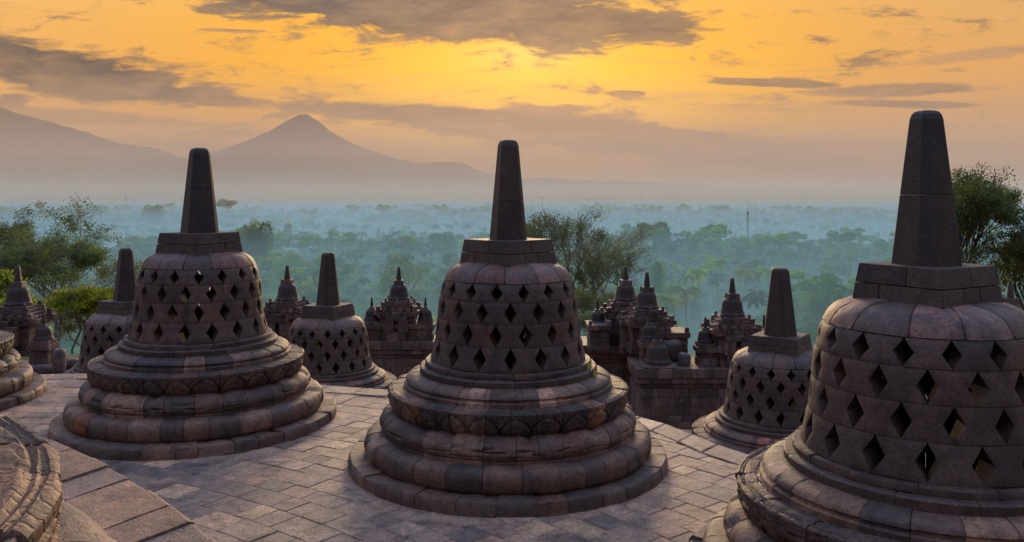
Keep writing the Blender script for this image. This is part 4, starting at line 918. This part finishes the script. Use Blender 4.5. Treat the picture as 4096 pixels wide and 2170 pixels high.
mo = fo.modifiers.new('scatter', 'NODES'); mo.node_group = ng

# ------------------------------------------------------------------ village, masts
def house(px, py, Y, wd, dp, h, roofh, label, rot=0, roof=M_ROOF):
    c = at(px, py, Y); z0 = c.z - h
    r = empty('village_house', (c.x, Y, z0), rot); tag(r, label, 'house', 'village houses in the valley')
    b = MB(); obox(b, Vector((0, 0, h / 2 - 2)), Vector((1, 0, 0)), wd / 2, Vector((0, 1, 0)), dp / 2, h / 2 + 2, .5); b.build('wall', M_WHT, r, False)
    b = MB(); o = .9; z = h; vs = [(-wd / 2 - o, -dp / 2 - o, z - .3), (wd / 2 + o, -dp / 2 - o, z - .3), (wd / 2 + o, dp / 2 + o, z - .3), (-wd / 2 - o, dp / 2 + o, z - .3), (-wd / 2 + dp * .35, 0, z + roofh), (wd / 2 - dp * .35, 0, z + roofh)]
    b.add(vs, [(0, 1, 5, 4), (1, 2, 5), (2, 3, 4, 5), (3, 0, 4), (3, 2, 1, 0)], .5); b.build('roof', roof, r, False)
    for i in range(3):
        b = MB(); obox(b, Vector((-wd * .3 + i * wd * .3, -dp / 2 - .03, h * .5)), Vector((1, 0, 0)), wd * .07, Vector((0, 1, 0)), .05, h * .2, .5); b.build('window', M_STEEL, r, False)
house(1448, 958, 620, 13, 9, 3, 4, 'largest red tiled house roof, just right of the lower left spire', .15)
house(1520, 945, 660, 15, 9, 3.5, 3, 'long pale house with a dark roof behind the largest red roof', -.1, M_BARKD)
house(1700, 945, 700, 12, 8, 3, 3, 'small pinkish house in mist left of the middle spire', .3)
house(452, 945, 600, 12, 8, 4, 3, 'red roofed house in mist left of the left spire', .2)
house(545, 960, 600, 10, 7, 3, 2.2, 'white house in mist close to the left complete stupa', -.2, M_WHT)
house(1185, 1165, 330, 4.6, 4, 2, 1.6, 'tiny pink roofed hut in the trees right of the shrine beside the left stupa', .2)
# mosque dome
c = at(1152, 900, 560); r = empty('mosque', (c.x, 560, c.z - 6)); tag(r, 'small mosque with a golden dome in the mist right of the big dark tree', 'mosque')
b = MB(); obox(b, Vector((0, 0, 1)), Vector((1, 0, 0)), 2.1, Vector((0, 1, 0)), 2.1, 5, .5); b.build('wall', M_STEEL, r, False)
b = MB(); lathe(b, [(1.6, 6), (2.0, 6.6), (1.9, 7.4), (1.2, 8.2), (.3, 8.8), (.05, 9.8)], 20); b.build('dome', M_GOLD, r)
def mast(px, ptop, Y, wd, label, head=False):
    t = at(px, ptop, Y); g = gz(t.x, Y); H = t.z - g; r = empty('radio_mast', (t.x, Y, g)); tag(r, label, 'mast')
    b = MB(); n = max(8, int(H / (wd * 1.6)))
    for (sx_, sy_) in ((-1, -1), (1, -1), (1, 1), (-1, 1)): tube(b, [Vector((sx_ * wd / 2, sy_ * wd / 2, 0)), Vector((sx_ * wd * .2, sy_ * wd * .2, H * .8))], [wd * .06, wd * .05], 4)
    for i in range(n):
        z0 = H * .8 * i / n; z1 = H * .8 * (i + 1) / n; f0 = wd / 2 * (1 - .6 * i / n); f1 = wd / 2 * (1 - .6 * (i + 1) / n); s = 1 if i % 2 else -1
        for sy_ in (-1, 1): tube(b, [Vector((-s * f0, sy_ * f0, z0)), Vector((s * f1, sy_ * f1, z1))], [wd * .035] * 2, 3); tube(b, [Vector((sy_ * f0, -s * f0, z0)), Vector((sy_ * f1, s * f1, z1))], [wd * .035] * 2, 3)
    b.build('lattice', M_STEEL, r, False); b = MB(); tube(b, [Vector((0, 0, H * .78)), Vector((0, 0, H))], [wd * .10, wd * .05], 5); b.build('antenna', M_STEEL, r, False)
    b = MB(); obox(b, Vector((0, 0, H * .80)), Vector((1, 0, 0)), wd * .45, Vector((0, 1, 0)), wd * .45, wd * .4, .5); b.build('platform', M_STEEL, r, False)
mast(2991, 793, 420, .9, 'thin dark radio mast rising above the misty wood right of the middle spire')
mast(504, 774, 1500, 4.0, 'faint lattice tower on the hazy skyline left of the left spire')
# open fields
def field(px, py, Y, wx, wy, label):
    c = at(px, py, Y); z = gz(c.x, Y) + .6; mb = MB(); n = 18
    vs = [(c.x, Y, z)] + [(c.x + math.cos(2 * PI * i / n) * wx * (1 + .15 * noise.noise(Vector((i * .9, 0, Y)))), Y + math.sin(2 * PI * i / n) * wy, z) for i in range(n)]
    mb.add(vs, [(0, i + 1, (i + 1) % n + 1) for i in range(n)], .5); o = mb.build('field', M_FIELD, None, False); tag(o, kind='structure')
field(1375, 915, 1000, 32, 90, ''); field(3190, 1225, 310, 11, 16, '')

# ------------------------------------------------------------------ air
def air(name, x0, x1, y0, y1, z0, z1, dens, col, aniso=.2):
    mb = MB(); c = Vector(((x0 + x1) / 2, (y0 + y1) / 2, (z0 + z1) / 2)); obox(mb, c, Vector((1, 0, 0)), (x1 - x0) / 2, Vector((0, 1, 0)), (y1 - y0) / 2, (z1 - z0) / 2, .5)
    m, out = newmat(name); pv = nd('ShaderNodeVolumePrincipled'); pv.inputs['Density'].default_value = dens; pv.inputs['Color'].default_value = col + (1,); pv.inputs['Anisotropy'].default_value = aniso
    LK.new(pv.outputs[0], out.inputs['Volume']); o = mb.build(name, m, None, False); tag(o, kind='stuff'); return o
air('haze', -6500, 6500, -6500, 6500, -60, 420, .00008, (.92, .62, .34), .15)
air('haze', -3550, 3550, 1100, 3620, -58, 170, .00066, (.84, .72, .60), .1)
air('haze', -3520, 3520, 500, 3570, -58.5, 22, .00060, (.86, .92, .84), .2)
air('haze', -3450, 3450, 60, 2500, -59, -9, .0023, (.42, .79, .96), .25)
air('haze', -3400, 3400, 110, 1500, -59.5, -25, .0034, (.52, .86, .96), .25)
